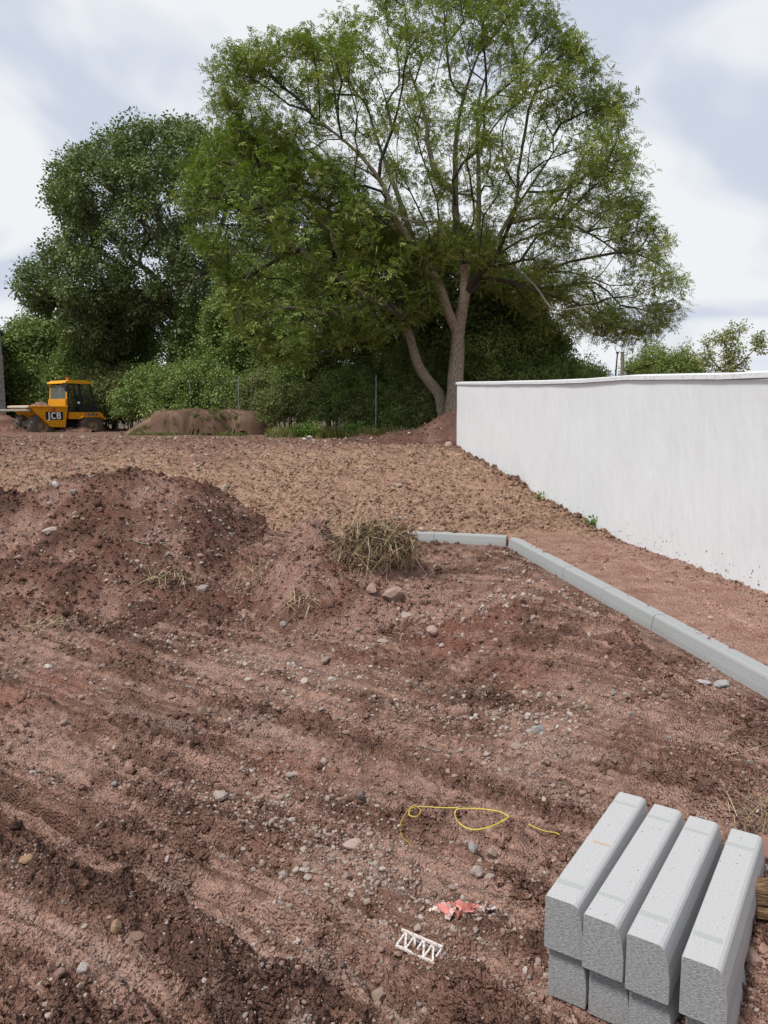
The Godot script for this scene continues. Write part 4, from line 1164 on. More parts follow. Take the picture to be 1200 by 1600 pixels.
func make_dumper() -> void:
	var o := thing("dumper_truck", "yellow site dumper with tipping skip and glazed cab at the far left", "dumper", Vector3(-16.375, 0.908, -39.000), PI + deg_to_rad(50.0))
	# skip
	var skip := piece("skip", skip_mesh(), M.yellow, o)
	skip.scale = Vector3(0.83, 1.08, 0.9)
	var st := tool()
	for s in [-1.0, 1.0]:
		bbox(st, Vector3(1.22, 1.42, s * 1.17), Vector3(2.3, 0.08, 0.05), 0.015)
	piece("rim", done(st), M.yellow, skip)
	piece("front_lip", box_mesh(Vector3(0.14, 0.11, 2.34), 0.03, Vector3(2.44, 1.41, 0)), M.worn, skip)
	piece("back_plate", prism_mesh([Vector2(0.02, 1.40), Vector2(0.12, 1.40), Vector2(0.1, 1.78), Vector2(-0.02, 1.80)], -0.98, 0.98), M.yellow, skip)
	piece("logo_plate", box_mesh(Vector3(1.06, 0.36, 0.012), 0.004, Vector3(0.92, 1.02, -1.158)), M.black, skip)
	var tm := TextMesh.new()
	tm.text = "JCB"
	var sf := SystemFont.new()
	sf.font_names = PackedStringArray(["Droid Sans"])
	sf.font_weight = 800
	tm.font = sf
	tm.font_size = 36
	tm.pixel_size = 0.0115
	tm.depth = 0.012
	var lt := piece("lettering", tm, M.decal_white, skip)
	lt.position = Vector3(0.92, 1.02, -1.172)
	lt.rotation.y = PI
	lt.scale = Vector3(1.22, 1.0, 1.0)
	var em := piece("emblem", lathe_mesh([Vector2(0.0, -0.006), Vector2(0.11, -0.006), Vector2(0.12, 0.0), Vector2(0.12, 0.006)], 14), M.decal_red, skip)
	em.position = Vector3(0.94, 1.31, -1.158)
	# chassis and wheels
	st = tool()
	bbox(st, Vector3(-0.1, 0.68, 0), Vector3(3.6, 0.3, 0.9), 0.03)
	bbox(st, Vector3(1.2, 0.62, 0), Vector3(0.5, 0.25, 1.2), 0.03)
	bbox(st, Vector3(-1.55, 0.62, 0), Vector3(0.5, 0.25, 1.6), 0.03)
	piece("chassis", done(st), M.chassis, o)
	var tyre := lathe_mesh([Vector2(0.30, -0.22), Vector2(0.52, -0.24), Vector2(0.59, -0.2), Vector2(0.60, -0.1), Vector2(0.60, 0.1), Vector2(0.59, 0.2), Vector2(0.52, 0.24), Vector2(0.30, 0.22)], 28)
	var rim := lathe_mesh([Vector2(0.0, -0.10), Vector2(0.14, -0.12), Vector2(0.16, -0.06), Vector2(0.27, -0.08), Vector2(0.31, -0.2), Vector2(0.31, 0.2), Vector2(0.0, 0.1)], 20)
	for w in [[1.3, -0.68], [1.3, 0.68], [-1.2, -0.86], [-1.2, 0.86]]:
		var wh := Node3D.new()
		wh.name = "wheel"
		o.add_child(wh, true)
		wh.position = Vector3(w[0], 0.6, w[1])
		piece("tyre", tyre, M.tyre, wh)
		piece("rim", rim, M.hub, wh)
		st = tool()
		for k in 18:
			var a := TAU * k / 18.0
			for s in [-1.0, 1.0]:
				bbox(st, Vector3.ZERO, Vector3(0.05, 0.07, 0.24), 0.01, Transform3D(Basis(Vector3.BACK, a + 0.1 * s) * Basis(Vector3.UP, 0.5 * s), Vector3(cos(a + 0.1 * s), sin(a + 0.1 * s), 0) * 0.605 + Vector3(0, 0, 0.11 * s)))
		piece("tread_lugs", done(st), M.tyre, wh)
	# rear body
	st = tool()
	prism(st, PackedVector2Array([Vector2(0.0, 0.95), Vector2(0.0, 1.28), Vector2(-1.65, 1.28), Vector2(-1.82, 1.20), Vector2(-1.85, 0.98), Vector2(-1.65, 0.92)]), -1.02, 1.02)
	piece("rear_body", done(st), M.yellow, o)
	for s in [-1.0, 1.0]:
		piece("mudguard", prism_mesh([Vector2(-0.6, 1.0), Vector2(-0.65, 1.1), Vector2(-1.75, 1.1), Vector2(-1.95, 0.95), Vector2(-1.9, 0.9), Vector2(-1.7, 1.03), Vector2(-0.75, 1.03)], s * 1.06 - 0.06, s * 1.06 + 0.06), M.yellow, o)
	piece("counterweight", box_mesh(Vector3(0.25, 0.75, 1.5), 0.06, Vector3(-1.84, 0.9, 0)), M.chassis, o)
	# cab
	var cab := Node3D.new()
	cab.name = "cab"
	cab.position.x = 0.36
	o.add_child(cab, true)
	var hw := 0.86
	for s in [-1.0, 1.0]:
		piece("front_pillar", tube_mesh([Vector3(-0.32, 1.28, s * hw), Vector3(-0.42, 2.72, s * (hw - 0.06))], 0.045, 0.04, 8, 2.0), M.cabyellow, cab)
		piece("middle_pillar", tube_mesh([Vector3(-1.15, 1.28, s * hw), Vector3(-1.08, 2.72, s * (hw - 0.06))], 0.05, 0.05, 8, 2.0), M.black, cab)
		piece("rear_pillar", tube_mesh([Vector3(-1.92, 1.28, s * hw), Vector3(-1.62, 2.72, s * (hw - 0.06))], 0.05, 0.045, 8, 2.0), M.black, cab)
		var door := piece("door_frame", frame_mesh([Vector3(-0.40, 1.3, s * (hw + 0.02)), Vector3(-1.08, 1.3, s * (hw + 0.02)), Vector3(-1.02, 2.68, s * (hw - 0.04)), Vector3(-0.48, 2.68, s * (hw - 0.04))], 0.03), M.black, cab)
		piece("pane", sheet([Vector3(-0.42, 1.32, s * (hw + 0.015)), Vector3(-1.06, 1.32, s * (hw + 0.015)), Vector3(-1.0, 2.66, s * (hw - 0.045)), Vector3(-0.5, 2.66, s * (hw - 0.045))]), M.tinted, door)
		piece("handle", box_mesh(Vector3(0.12, 0.12, 0.06), 0.03, Vector3(-0.95, 1.75, s * (hw + 0.06))), M.decal_white if s < 0 else M.black, door)
		piece("side_window", sheet([Vector3(-1.16, 1.55, s * hw), Vector3(-1.84, 1.55, s * hw), Vector3(-1.62, 2.66, s * (hw - 0.05)), Vector3(-1.08, 2.66, s * (hw - 0.05))]), M.tinted, cab)
		piece("side_panel", box_mesh(Vector3(0.74, 0.26, 0.04), 0.01, Vector3(-1.5, 1.42, s * hw)), M.black, cab)
	piece("windscreen", sheet([Vector3(-0.33, 1.55, -hw + 0.05), Vector3(-0.33, 1.55, hw - 0.05), Vector3(-0.42, 2.64, hw - 0.1), Vector3(-0.42, 2.64, -hw + 0.1)]), M.pane, cab)
	piece("rear_window", sheet([Vector3(-1.86, 1.6, -hw + 0.05), Vector3(-1.86, 1.6, hw - 0.05), Vector3(-1.62, 2.64, hw - 0.1), Vector3(-1.62, 2.64, -hw + 0.1)]), M.pane, cab)
	piece("dashboard", box_mesh(Vector3(0.12, 0.36, 1.4), 0.03, Vector3(-0.33, 1.40, 0)), M.black, cab)
	var rf := piece("cab_roof", prism_mesh([Vector2(-0.28, 2.70), Vector2(-0.30, 2.78), Vector2(-0.5, 2.86), Vector2(-1.4, 2.88), Vector2(-1.72, 2.80), Vector2(-1.76, 2.70)], -0.92, 0.92), M.cabyellow, cab)
	piece("beacon", tube_mesh([Vector3(-0.75, 2.86, -0.3), Vector3(-0.75, 3.04, -0.3)], 0.08, 0.065, 10, 1.0), M.amber, rf)
	piece("work_light", box_mesh(Vector3(0.1, 0.14, 0.2), 0.03, Vector3(-0.3, 2.66, -0.78)), M.black, rf)
	piece("seat", box_mesh(Vector3(0.16, 0.75, 0.5), 0.06, Vector3(-1.5, 1.75, 0)), M.black, cab)
	piece("seat_cushion", box_mesh(Vector3(0.5, 0.14, 0.5), 0.05, Vector3(-1.25, 1.42, 0)), M.black, cab)
	piece("steering_wheel", lathe_mesh([Vector2(0.17, -0.02), Vector2(0.2, -0.02), Vector2(0.2, 0.02), Vector2(0.17, 0.02), Vector2(0.17, -0.02)], 16), M.black, cab).transform = Transform3D(Basis(Vector3.UP, PI / 2) * Basis(Vector3.RIGHT, 0.7), Vector3(-0.72, 1.75, 0))
	for s in [-1.0, 1.0]:
		var mi := piece("mirror", box_mesh(Vector3(0.08, 0.34, 0.2), 0.03, Vector3(-0.18, 2.45, s * 1.16)), M.black, cab)
		piece("mirror_arm", tube_mesh([Vector3(-0.4, 2.55, s * 0.74), Vector3(-0.2, 2.6, s * 1.0)], 0.018, 0.018, 5, 1.0), M.black, mi)
	# load
	var carried := lump_mesh(0.85, 0.5, 0.9, 5)
	var l := piece("soil_load", carried, M.soil)
	l.transform = Transform3D(Basis(Vector3.UP, o.rotation.y), o.transform * Vector3(0.92, 1.30, 0.0))
	tag(l, "mound of brown soil carried in the dumper's yellow skip", "soil load")

func skip_mesh() -> ArrayMesh:
	# open hopper, wall thickness 5 cm
	var st := tool()
	var outer := [Vector2(0.08, 1.44), Vector2(2.4, 1.44), Vector2(1.15, 0.52), Vector2(0.28, 0.50)]
	for s in [-1.0, 1.0]:
		prism(st, PackedVector2Array(outer), s * 1.13 - 0.025, s * 1.13 + 0.025)
	for e in [[outer[1], outer[2]], [outer[2], outer[3]], [outer[3], outer[0]]]:
		var a: Vector2 = e[0]
		var b: Vector2 = e[1]
		var n := (b - a).orthogonal().normalized() * 0.05
		prism(st, PackedVector2Array([a, b, b + n, a + n]), -1.105, 1.105)
	return done(st)

func sheet(q: Array) -> ArrayMesh:
	var st := tool()
	quad(st, q[0], q[1], q[2], q[3])
	return done(st)

func frame_mesh(q: Array, r: float) -> ArrayMesh:
	var v := PackedVector3Array()
	var nn := PackedVector3Array()
	var ix := PackedInt32Array()
	for k in q.size(): tube_into(v, nn, ix, PackedVector3Array([q[k], q[(k + 1) % q.size()]]), r, r, 5)
	return arrays_mesh(v, nn, ix)

# rough soil dome
func lump_mesh(rx: float, ry: float, rz: float, sd: int) -> ArrayMesh:
	var v := PackedVector3Array()
	var nn := PackedVector3Array()
	var cc := PackedColorArray()
	var ix := PackedInt32Array()
	var n := 26
	for j in n:
		for i in n:
			var x := (i / float(n - 1)) * 2.0 - 1.0
			var z := (j / float(n - 1)) * 2.0 - 1.0
			var h := maxf(0.0, 1.0 - pow(sqrt(x * x + z * z), 1.4))
			v.append(Vector3(x * rx, h * ry + n_mid.get_noise_2d(x * 1.5 + sd, z * 1.5) * 0.12 * ry, z * rz))
			cc.append(c_pale.lerp(c_brown, 0.5 + n_mid.get_noise_2d(x * 3.0, z * 3.0 + sd)))
	for j in n:
		for i in n:
			var dx := v[j * n + mini(i + 1, n - 1)] - v[j * n + maxi(i - 1, 0)]
			var dz := v[mini(j + 1, n - 1) * n + i] - v[maxi(j - 1, 0) * n + i]
			nn.append(dz.cross(dx).normalized())
	for j in n - 1:
		for i in n - 1:
			var a := j * n + i
			ix.append_array(PackedInt32Array([a, a + 1, a + n, a + 1, a + n + 1, a + n]))
	return arrays_mesh(v, nn, ix, cc)

# ---------------------------------------------------------------- loose things on the soil
var rocks := []

func soil_color(x: float, d: float) -> Color:
	relief(x, d)
	for h in heaps:
		var r: Array = h.rect
		if x > r[0] and x < r[1] and d > r[2] and d < r[3] and heap_y(h, x, d) > ground_y(x, d): heap_relief(h, x, d)
	return _c

func stone(called: String, label: String, group: String, x: float, d: float, size: Vector3, c: Color, sd: int, sink := 0.25) -> void:
	var o := piece(called, rocks[sd % rocks.size()], stone_mats[sd % stone_mats.size()] if c == Color.BLACK else tinted(c))
	rng.seed = sd * 77 + 5
	o.transform = Transform3D(Basis(Vector3.UP, R(0.0, TAU)) * Basis(Vector3.RIGHT, R(-0.25, 0.25)) * Basis.from_scale(size), Vector3(x, surface_y(x, d) + size.y * (0.5 - sink), -d))
	tag(o, label, "stone", group)

var tint_cache := {}
func tinted(c: Color) -> StandardMaterial3D:
	if not tint_cache.has(c):
		var m: StandardMaterial3D = M.stone.duplicate()
		m.vertex_color_use_as_albedo = false
		m.albedo_color = lin(c.r, c.g, c.b)
		tint_cache[c] = m
	return tint_cache[c]
var stone_mats := []

func make_rocks() -> void:
	for k in 8: rocks.append(rock_mesh(100 + 2 * k, Vector3(1.0, 1.0, 1.0), 0.45, 9))
	var pale := Color(0.40, 0.33, 0.30)
	var pink := Color(0.42, 0.29, 0.25)
	var grey := Color(0.33, 0.32, 0.315)
	var brown := Color(0.24, 0.155, 0.12)
	var ochre := Color(0.36, 0.24, 0.15)
	stone_mats = [tinted(pale), tinted(pink), tinted(Color(0.31, 0.23, 0.2)), tinted(Color(0.45, 0.38, 0.34)), tinted(brown), tinted(Color(0.36, 0.27, 0.23))]
	# [label, position, size, colour]
	var list := [
		["large pinkish rock with a small hole below the uprooted grass clump", Vector3(0.076, 0.200, -7.445), Vector3(0.24, 0.22, 0.2), pink],
		["long rounded rock leaning left of the pinkish rock under the grass clump", Vector3(-0.127, 0.220, -7.443), Vector3(0.22, 0.11, 0.12), Color(0.36, 0.24, 0.2)],
		["flat tilted rock right of the pinkish rock under the grass clump", Vector3(0.211, 0.180, -7.266), Vector3(0.2, 0.08, 0.14), pale],
		["pink flat stone on the bare soil in front of the smaller heap", Vector3(0.449, 0.000, -6.795), Vector3(0.19, 0.09, 0.13), pink],
		["small pale stone in front of the rocks under the clump", Vector3(0.000, 0.020, -6.767), Vector3(0.13, 0.07, 0.1), pale],
		["grey rock in the stony patch right of centre", Vector3(0.966, -0.100, -4.603), Vector3(0.12, 0.08, 0.09), grey],
		["dark round cobble in the gravel patch left of the yellow strap", Vector3(-0.138, -0.120, -4.027), Vector3(0.075, 0.08, 0.07), Color(0.2, 0.15, 0.13)],
		["pale rounded rock left of the central gravel patch", Vector3(-0.912, -0.120, -4.027), Vector3(0.1, 0.07, 0.08), pale],
		["flat pink slab of stone left of the yellow strap hollow", Vector3(-0.157, -0.140, -3.602), Vector3(0.115, 0.03, 0.07), Color(0.5, 0.37, 0.33)],
		["speckled pale cobble between the strap and the red tape", Vector3(0.441, -0.170, -3.357), Vector3(0.08, 0.065, 0.07), pale],
		["grey angular stone below the yellow strap loop", Vector3(0.436, -0.150, -3.551), Vector3(0.095, 0.055, 0.06), grey],
		["brown angular stone right of the grey one below the strap loop", Vector3(0.532, -0.150, -3.540), Vector3(0.075, 0.06, 0.06), Color(0.34, 0.25, 0.21)],
		["ochre faced rock on the dark ridge of churned soil", Vector3(-1.125, -0.100, -2.985), Vector3(0.055, 0.065, 0.05), ochre],
		["flat dark rock beside the ochre faced rock on the ridge", Vector3(-1.039, -0.100, -2.977), Vector3(0.10, 0.045, 0.06), brown],
		["small slab below the ochre faced rock", Vector3(-1.054, -0.120, -2.945), Vector3(0.06, 0.035, 0.045), Color(0.3, 0.2, 0.16)],
		["split brown rock with pale face near the left picture edge", Vector3(-1.659, -0.100, -3.332), Vector3(0.075, 0.055, 0.06), ochre],
		["flat pale rock on the upper edge of the central gravel patch", Vector3(-0.534, -0.110, -4.224), Vector3(0.085, 0.05, 0.06), pale],
		["smooth brown cobble left of the white lattice spacer", Vector3(-0.022, -0.200, -2.617), Vector3(0.065, 0.055, 0.055), Color(0.33, 0.23, 0.19)],
		["round brown cobble in the middle of the left bed", Vector3(-1.266, -0.070, -5.132), Vector3(0.09, 0.085, 0.085), Color(0.27, 0.19, 0.15)],
		["reddish cobble near the bottom left corner", Vector3(-1.250, -0.200, -2.717), Vector3(0.055, 0.045, 0.05), Color(0.32, 0.2, 0.17)],
		["whitish cobble right of the reddish one near the bottom left", Vector3(-1.159, -0.200, -2.714), Vector3(0.05, 0.04, 0.045), Color(0.46, 0.4, 0.36)],
		["bright white stone in the upper left bed", Vector3(-2.734, -0.040, -6.055), Vector3(0.09, 0.05, 0.07), Color(0.55, 0.48, 0.45)],
		["long pale slab sticking out below the big heap", Vector3(-3.947, 0.250, -8.381), Vector3(0.42, 0.1, 0.16), Color(0.36, 0.25, 0.2)],
		["white stone on the left shoulder of the big heap", Vector3(-4.312, 0.750, -10.068), Vector3(0.15, 0.13, 0.12), Color(0.5, 0.43, 0.4)],
		["broad pale stone lower on the left shoulder of the big heap", Vector3(-4.041, 0.620, -9.171), Vector3(0.2, 0.12, 0.14), Color(0.47, 0.38, 0.34)],
		["upright stone at the left picture edge of the big heap", Vector3(-4.778, 0.750, -10.350), Vector3(0.12, 0.17, 0.12), pale],
		["boulder half buried at the foot of the soil by the wall end", Vector3(1.444, 1.305, -17.200), Vector3(0.24, 0.22, 0.2), pink],
		["white lump of rubble at the verge edge beside the tilled plot", Vector3(-2.133, 1.270, -22.151), Vector3(0.22, 0.12, 0.15), Color(0.6, 0.56, 0.53)],
		["small white lump of rubble on the far tilled plot", Vector3(-2.090, 1.270, -20.129), Vector3(0.16, 0.08, 0.1), Color(0.62, 0.58, 0.56)],
		["white rubble lump in the weeds below the last fence post", Vector3(-0.775, 1.665, -24.000), Vector3(0.16, 0.16, 0.14), Color(0.62, 0.6, 0.58)],
		["pale crumbled mortar lump on the slope under the laid kerbs", Vector3(1.996, 0.370, -4.395), Vector3(0.16, 0.05, 0.1), Color(0.42, 0.4, 0.39)],
		["grey mortar crumb on the slope left of the crumbled lump", Vector3(1.914, 0.330, -4.438), Vector3(0.1, 0.03, 0.08), Color(0.45, 0.43, 0.42)],
		["white stone on the formation left of the slope", Vector3(0.733, -0.060, -5.285), Vector3(0.055, 0.045, 0.05), Color(0.56, 0.52, 0.49)],
		["lone stone at the foot of the back kerbs", Vector3(0.483, 0.350, -9.700), Vector3(0.1, 0.07, 0.08), Color(0.45, 0.35, 0.3)],
		["white chalky lump in the pale streak", Vector3(0.586, -0.060, -4.995), Vector3(0.07, 0.04, 0.05), Color(0.58, 0.55, 0.53)],
		["reddish rock by the old timber", Vector3(1.570, -0.120, -2.965), Vector3(0.16, 0.11, 0.12), Color(0.30, 0.165, 0.13)],
		["pink lump at the lower right corner", Vector3(1.328, -0.200, -2.553), Vector3(0.1, 0.06, 0.08), Color(0.38, 0.25, 0.21)],
	]
	var sd := 0
	for s in list:
		var p: Vector3 = s[1]
		stone("rock", s[0], "", p.x, -p.z, s[2], s[3], sd, 0.2)
		sd += 1
	# countable stones, by where they lie: [label, count, x0, x1, d0, d1, size min, max]
	var areas := [
		["pebble lying on the stony soil nearest the viewer, below the dark ridge", 62, -1.7, -0.1, 2.0, 2.75, 0.016, 0.042],
		["pebble in the churned ruts left of the white spacer", 26, -1.9, 0.1, 2.8, 3.4, 0.016, 0.04],
		["pale stone of the gravel patch left of the yellow strap", 44, -0.75, 0.05, 3.35, 4.3, 0.022, 0.06],
		["small stone around the red tape and the yellow strap", 30, 0.05, 0.75, 2.4, 3.6, 0.018, 0.045],
		["stone scattered over the open road bed", 48, -2.6, 1.2, 4.3, 6.6, 0.03, 0.08],
		["whitish stone on the gravelly right flank of the big heap", 40, -3.4, -1.9, 8.2, 9.9, 0.05, 0.12],
		["pale stone on the left shoulder of the big heap", 18, -5.2, -3.5, 8.6, 10.3, 0.06, 0.15],
		["stone in the hollow between the smaller heap and the laid kerbs", 22, 0.5, 1.8, 6.0, 8.8, 0.04, 0.11],
	]
	for a in areas:
		for k in a[1]:
			rng.seed = sd * 13 + 1
			var x := R(a[2], a[3])
			var d := R(a[4], a[5])
			var s: float = lerpf(a[6], a[7], pow(R(0.0, 1.0), 2.4)) * 0.85
			stone("pebble", a[0], a[0], x, d, Vector3(s * R(0.9, 1.3), s * R(0.55, 0.9), s * R(0.7, 1.1)), Color.BLACK, sd, 0.36)
			sd += 1

func make_gravel() -> void:
	rng.seed = 900
	var small := []
	for k in 4: small.append(rock_mesh(300 + 2 * k, Vector3(1.0, 0.7, 0.85), 0.45, 8))
	var clod := []
	for k in 3: clod.append(rock_mesh(401 + 2 * k + (1 if k == 2 else 0), Vector3(1.0, 0.8, 0.9), 1.2, 3))
	var bufs := [PackedFloat32Array(), PackedFloat32Array(), PackedFloat32Array(), PackedFloat32Array()]
	var cb := [PackedFloat32Array(), PackedFloat32Array(), PackedFloat32Array()]
	# stones in the road bed
	for k in 95000:
		var d := 1.6 * pow(7.0, R(0.0, 1.0))
		var x := d * R(-0.7, 0.7)
		var sr := s_right(x, d)
		var sb := s_back(x, d)
		if sb > 0.0: continue
		var patch := n_mid.get_noise_2d(x * 0.8 + 90.0, d * 0.8) + n_low.get_noise_2d(x * 2.0, d * 2.0 + 60.0)
		if sr > -0.05 and rng.randf() < 0.85: continue
		if patch < R(-0.25, 0.6): continue
		var s := 0.0068 * exp(absf(rng.randfn(0.0, 0.62))) * (0.55 + 0.14 * d)
		s = minf(s, 0.016 + 0.007 * d)
		var c := soil_color(x, d).lerp(Color(0.4, 0.29, 0.235), R(0.15, 1.0))
		if rng.randf() < 0.05: c = Color(0.5, 0.43, 0.39)
		elif rng.randf() < 0.1: c = Color(0.31, 0.27, 0.25)
		put(bufs[k % 4], rbasis(s), Vector3(x, surface_y(x, d) + s * R(-0.05, 0.3), -d), c)
	# rubble lying in clusters: x, d, spread, count, size
	for q in [[-0.35, 3.75, 0.28, 900, 0.014], [-0.1, 3.5, 0.16, 350, 0.013], [0.95, 4.75, 0.22, 420, 0.018], [-1.3, 6.3, 0.45, 420, 0.02], [-0.5, 5.9, 0.4, 420, 0.02], [-1.2, 2.3, 0.3, 600, 0.009], [-0.6, 2.25, 0.3, 500, 0.009], [0.35, 3.0, 0.2, 350, 0.012], [1.1, 6.9, 0.5, 380, 0.024], [0.62, 5.0, 0.15, 220, 0.012]]:
		for k in q[3]:
			var x: float = q[0] + rng.randfn(0.0, q[2]) * 1.5
			var d: float = q[1] + rng.randfn(0.0, q[2]) - 0.5 * (x - q[0])
			if s_back(x, d) > -0.1 or s_right(x, d) > -0.1 or d < 1.7: continue
			var s: float = q[4] * exp(rng.randfn(0.0, 0.5))
			put(bufs[k % 4], rbasis(s), Vector3(x, surface_y(x, d) + s * 0.15, -d), Color(0.33, 0.24, 0.2).lerp(Color(0.55, 0.48, 0.43), pow(R(0.0, 1.0), 1.5)))
	# stones on the heaps
	for k in 5200:
		var x := R(-6.0, 0.6)
		var d := R(7.0, 11.3)
		var right_flank := exp(-pow((x + 2.55) / 0.75, 2.0) - pow((d - 9.1) / 0.8, 2.0))
		if rng.randf() > 0.18 + right_flank: continue
		var s := 0.02 * exp(absf(rng.randfn(0.0, 0.55)))
		var c := Color(0.3, 0.23, 0.2).lerp(Color(0.44, 0.39, 0.36), R(0.0, 1.0)) if rng.randf() < 0.4 + right_flank * 0.4 else soil_color(x, d)
		put(bufs[k % 4], rbasis(s), Vector3(x, surface_y(x, d) + s * 0.15, -d), c)
	# pale stones in the tilled plot
	for k in 4500:
		var d := 9.6 * pow(2.6, R(0.0, 1.0))
		var x := d * R(-0.62, 0.5)
		if s_back(x, d) < 0.1 or x > wall_x(d) - 0.1: continue
		var s := 0.02 * exp(absf(rng.randfn(0.0, 0.55))) * (d / 13.0)
		put(bufs[k % 4], rbasis(s), Vector3(x, surface_y(x, d) + s * 0.2, -d), Color(0.36, 0.27, 0.21).lerp(Color(0.5, 0.43, 0.36), R(0.0, 1.0)))
	var gr := thing("gravel", "fine gravel scattered through the reddish soil", "gravel")
	gr.set_meta("kind", "stuff")
	for k in 4: copies("grit", small[k], bufs[k], M.stone, gr).set_meta("kind", "stuff")
	# crumbs and clods of soil
	for k in 60000:
		var d := 1.6 * pow(7.0, R(0.0, 1.0))
		var x := d * R(-0.7, 0.7)
		if s_back(x, d) > 0.0: continue
		var rough := n_low.get_noise_2d(x * 1.7 + 9.0, d * 1.7) * 1.4 + n_mid.get_noise_2d(x, d)
		if s_right(x, d) > -0.05 and rng.randf() < 0.6: continue
		if rough < R(-0.5, 0.7): continue
		var s := minf(0.007 * exp(absf(rng.randfn(0.0, 0.75))) * (0.6 + 0.14 * d), 0.05)
		var c := soil_color(x, d) * R(0.75, 1.1)
		put(cb[k % 3], rbasis(s), Vector3(x, surface_y(x, d) + s * 0.1, -d), c)
	for k in 9000:
		var d := R(2.0, 4.2)
		var x := R(-2.9, 1.2)
		var bend := maxf(0.0, x - 0.5)
		var u := 0.55 * x + 0.835 * d + 0.6 * bend * bend + n_low.get_noise_2d(x, d) * 0.16
		if absf(u - 1.95) > absf(rng.randfn(0.0, 0.2)) + 0.04 or rng.randf() < 0.4: continue
		var s := 0.009 * exp(absf(rng.randfn(0.0, 0.65)))
		put(cb[k % 3], rbasis(s), Vector3(x, surface_y(x, d) + s * 0.2, -d), soil_color(x, d) * R(0.75, 1.15))
	for k in 7000:
		var x := R(-6.0, 0.9)
		var d := R(6.8, 11.3)
		var s := 0.02 * exp(absf(rng.randfn(0.0, 0.55)))
		put(cb[k % 3], rbasis(s), Vector3(x, surface_y(x, d) + s * 0.1, -d), soil_color(x, d) * R(0.8, 1.15))
	# turned clods of the tilled plot
	for k in 40000:
		var d := 9.4 * pow(2.7, R(0.0, 1.0))
		var x := d * R(-0.62, 0.5)
		if s_back(x, d) < 0.05 or x > wall_x(d) - 0.02: continue
		var s := 0.018 * exp(absf(rng.randfn(0.0, 0.65))) * (0.5 + d / 26.0)
		s = minf(s, 0.07)
		put(cb[k % 3], rbasis(s), Vector3(x, surface_y(x, d) + s * 0.15, -d), soil_color(x, d).lerp(c_tan, R(0.0, 0.5)) * (R(0.45, 0.8) if rng.randf() < 0.25 else R(0.8, 1.25)))
	for k in 700: # clods heaped against the wall foot
		var d := R(5.5, 17.4)
		var x := wall_x(d) - absf(rng.randfn(0.0, 0.09)) - 0.02
		var s := R(0.02, 0.07) * (0.4 if d < 9.0 else 1.0)
		put(cb[k % 3], rbasis(s), Vector3(x, surface_y(x, d) + s * 0.3, -d), soil_color(x, d) * R(0.6, 0.95))
	var cl := thing("soil_crumbs", "loose clods and crumbs of reddish brown soil", "clods")
	cl.set_meta("kind", "stuff")
	for k in 3: copies("crumb", clod[k], cb[k], M.soil, cl).set_meta("kind", "stuff")

func stalk(v: PackedVector3Array, nn: PackedVector3Array, cc: PackedColorArray, ix: PackedInt32Array, p: Vector3, dir: Vector3, l: float, w: float, sag: float, c: Color) -> void:
	var n := 4
	var b := v.size()
	var side := dir.cross(Vector3.UP + rdir() * 0.6).normalized() * w * 0.5
	if side.cross(dir).y < 0: side = -side
	for j in n + 1:
		var t := float(j) / n
		var q := p + dir * l * t + Vector3.DOWN * sag * t * t
		var k := side * (1.0 - 0.7 * t)
		v.append(q - k)
		v.append(q + k)
		var m := side.cross(dir).normalized()
		nn.append(m); nn.append(m)
		cc.append(c); cc.append(c)
	for j in n:
		var a := b + j * 2
		ix.append_array(PackedInt32Array([a, a + 2, a + 1, a + 1, a + 2, a + 3]))

func straw_color() -> Color:
	var r := rng.randf()
	if r < 0.08: return Color(0.21, 0.23, 0.08)
	if r < 0.45: return Color(0.13, 0.085, 0.06).lerp(Color(0.24, 0.16, 0.11), rng.randf())
	return Color(0.28, 0.2, 0.12).lerp(Color(0.52, 0.42, 0.27), rng.randf())

func straw(called: String, label: String, at: Vector3, r: Vector3, n: int, ll: float, w: float, sd: int, ball: bool) -> void:
	rng.seed = sd
	var o := thing(called, label, "dry grass", at, 0.0, "uprooted dry grass")
	if ball:
		var dead := PackedFloat32Array()
		for k in 170:
			var d := rdir()
			if d.y < -0.3: d.y *= -1
			var s := R(0.35, 0.75)
			put(dead, Basis(rdir(), R(0.0, TAU)).scaled(Vector3(s, s, s)), d * r * R(0.85, 1.02) * (1.0 + 0.5 * n_mid.get_noise_3d(d.x * 0.8 + sd, d.y * 0.8, d.z * 0.8)) + Vector3(0, r.y * 0.8, 0), Color(0.14, 0.09, 0.06).lerp(Color(0.34, 0.23, 0.15), rng.randf()))
		copies("dead_leaves", SP.bramble, dead, M.straw, o).set_meta("kind", "stuff")
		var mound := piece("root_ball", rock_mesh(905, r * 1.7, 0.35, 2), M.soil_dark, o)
		mound.position = Vector3(0, r.y * 0.8, 0)
	var v := PackedVector3Array()
	var nn := PackedVector3Array()
	var cc := PackedColorArray()
	var ix := PackedInt32Array()
	for k in n:
		var d := rdir()
		if d.y < -0.35: d.y *= -1
		var p := d * r * R(0.85, 1.02) * (1.0 + 0.5 * n_mid.get_noise_3d(d.x * 0.8 + sd, d.y * 0.8, d.z * 0.8)) + Vector3(0, r.y * 0.8, 0)
		var tang := (d.cross(rdir()).normalized() + d * R(-0.1, 0.5)).normalized()
		var l := ll * R(0.3, 1.0) * (1.9 if rng.randf() < 0.12 else 1.0)
		stalk(v, nn, cc, ix, p, tang, l, w * R(0.6, 1.3), l * R(0.0, 0.35), straw_color())
	piece("stalks", arrays_mesh(v, nn, ix, cc), M.straw, o).set_meta("kind", "stuff")

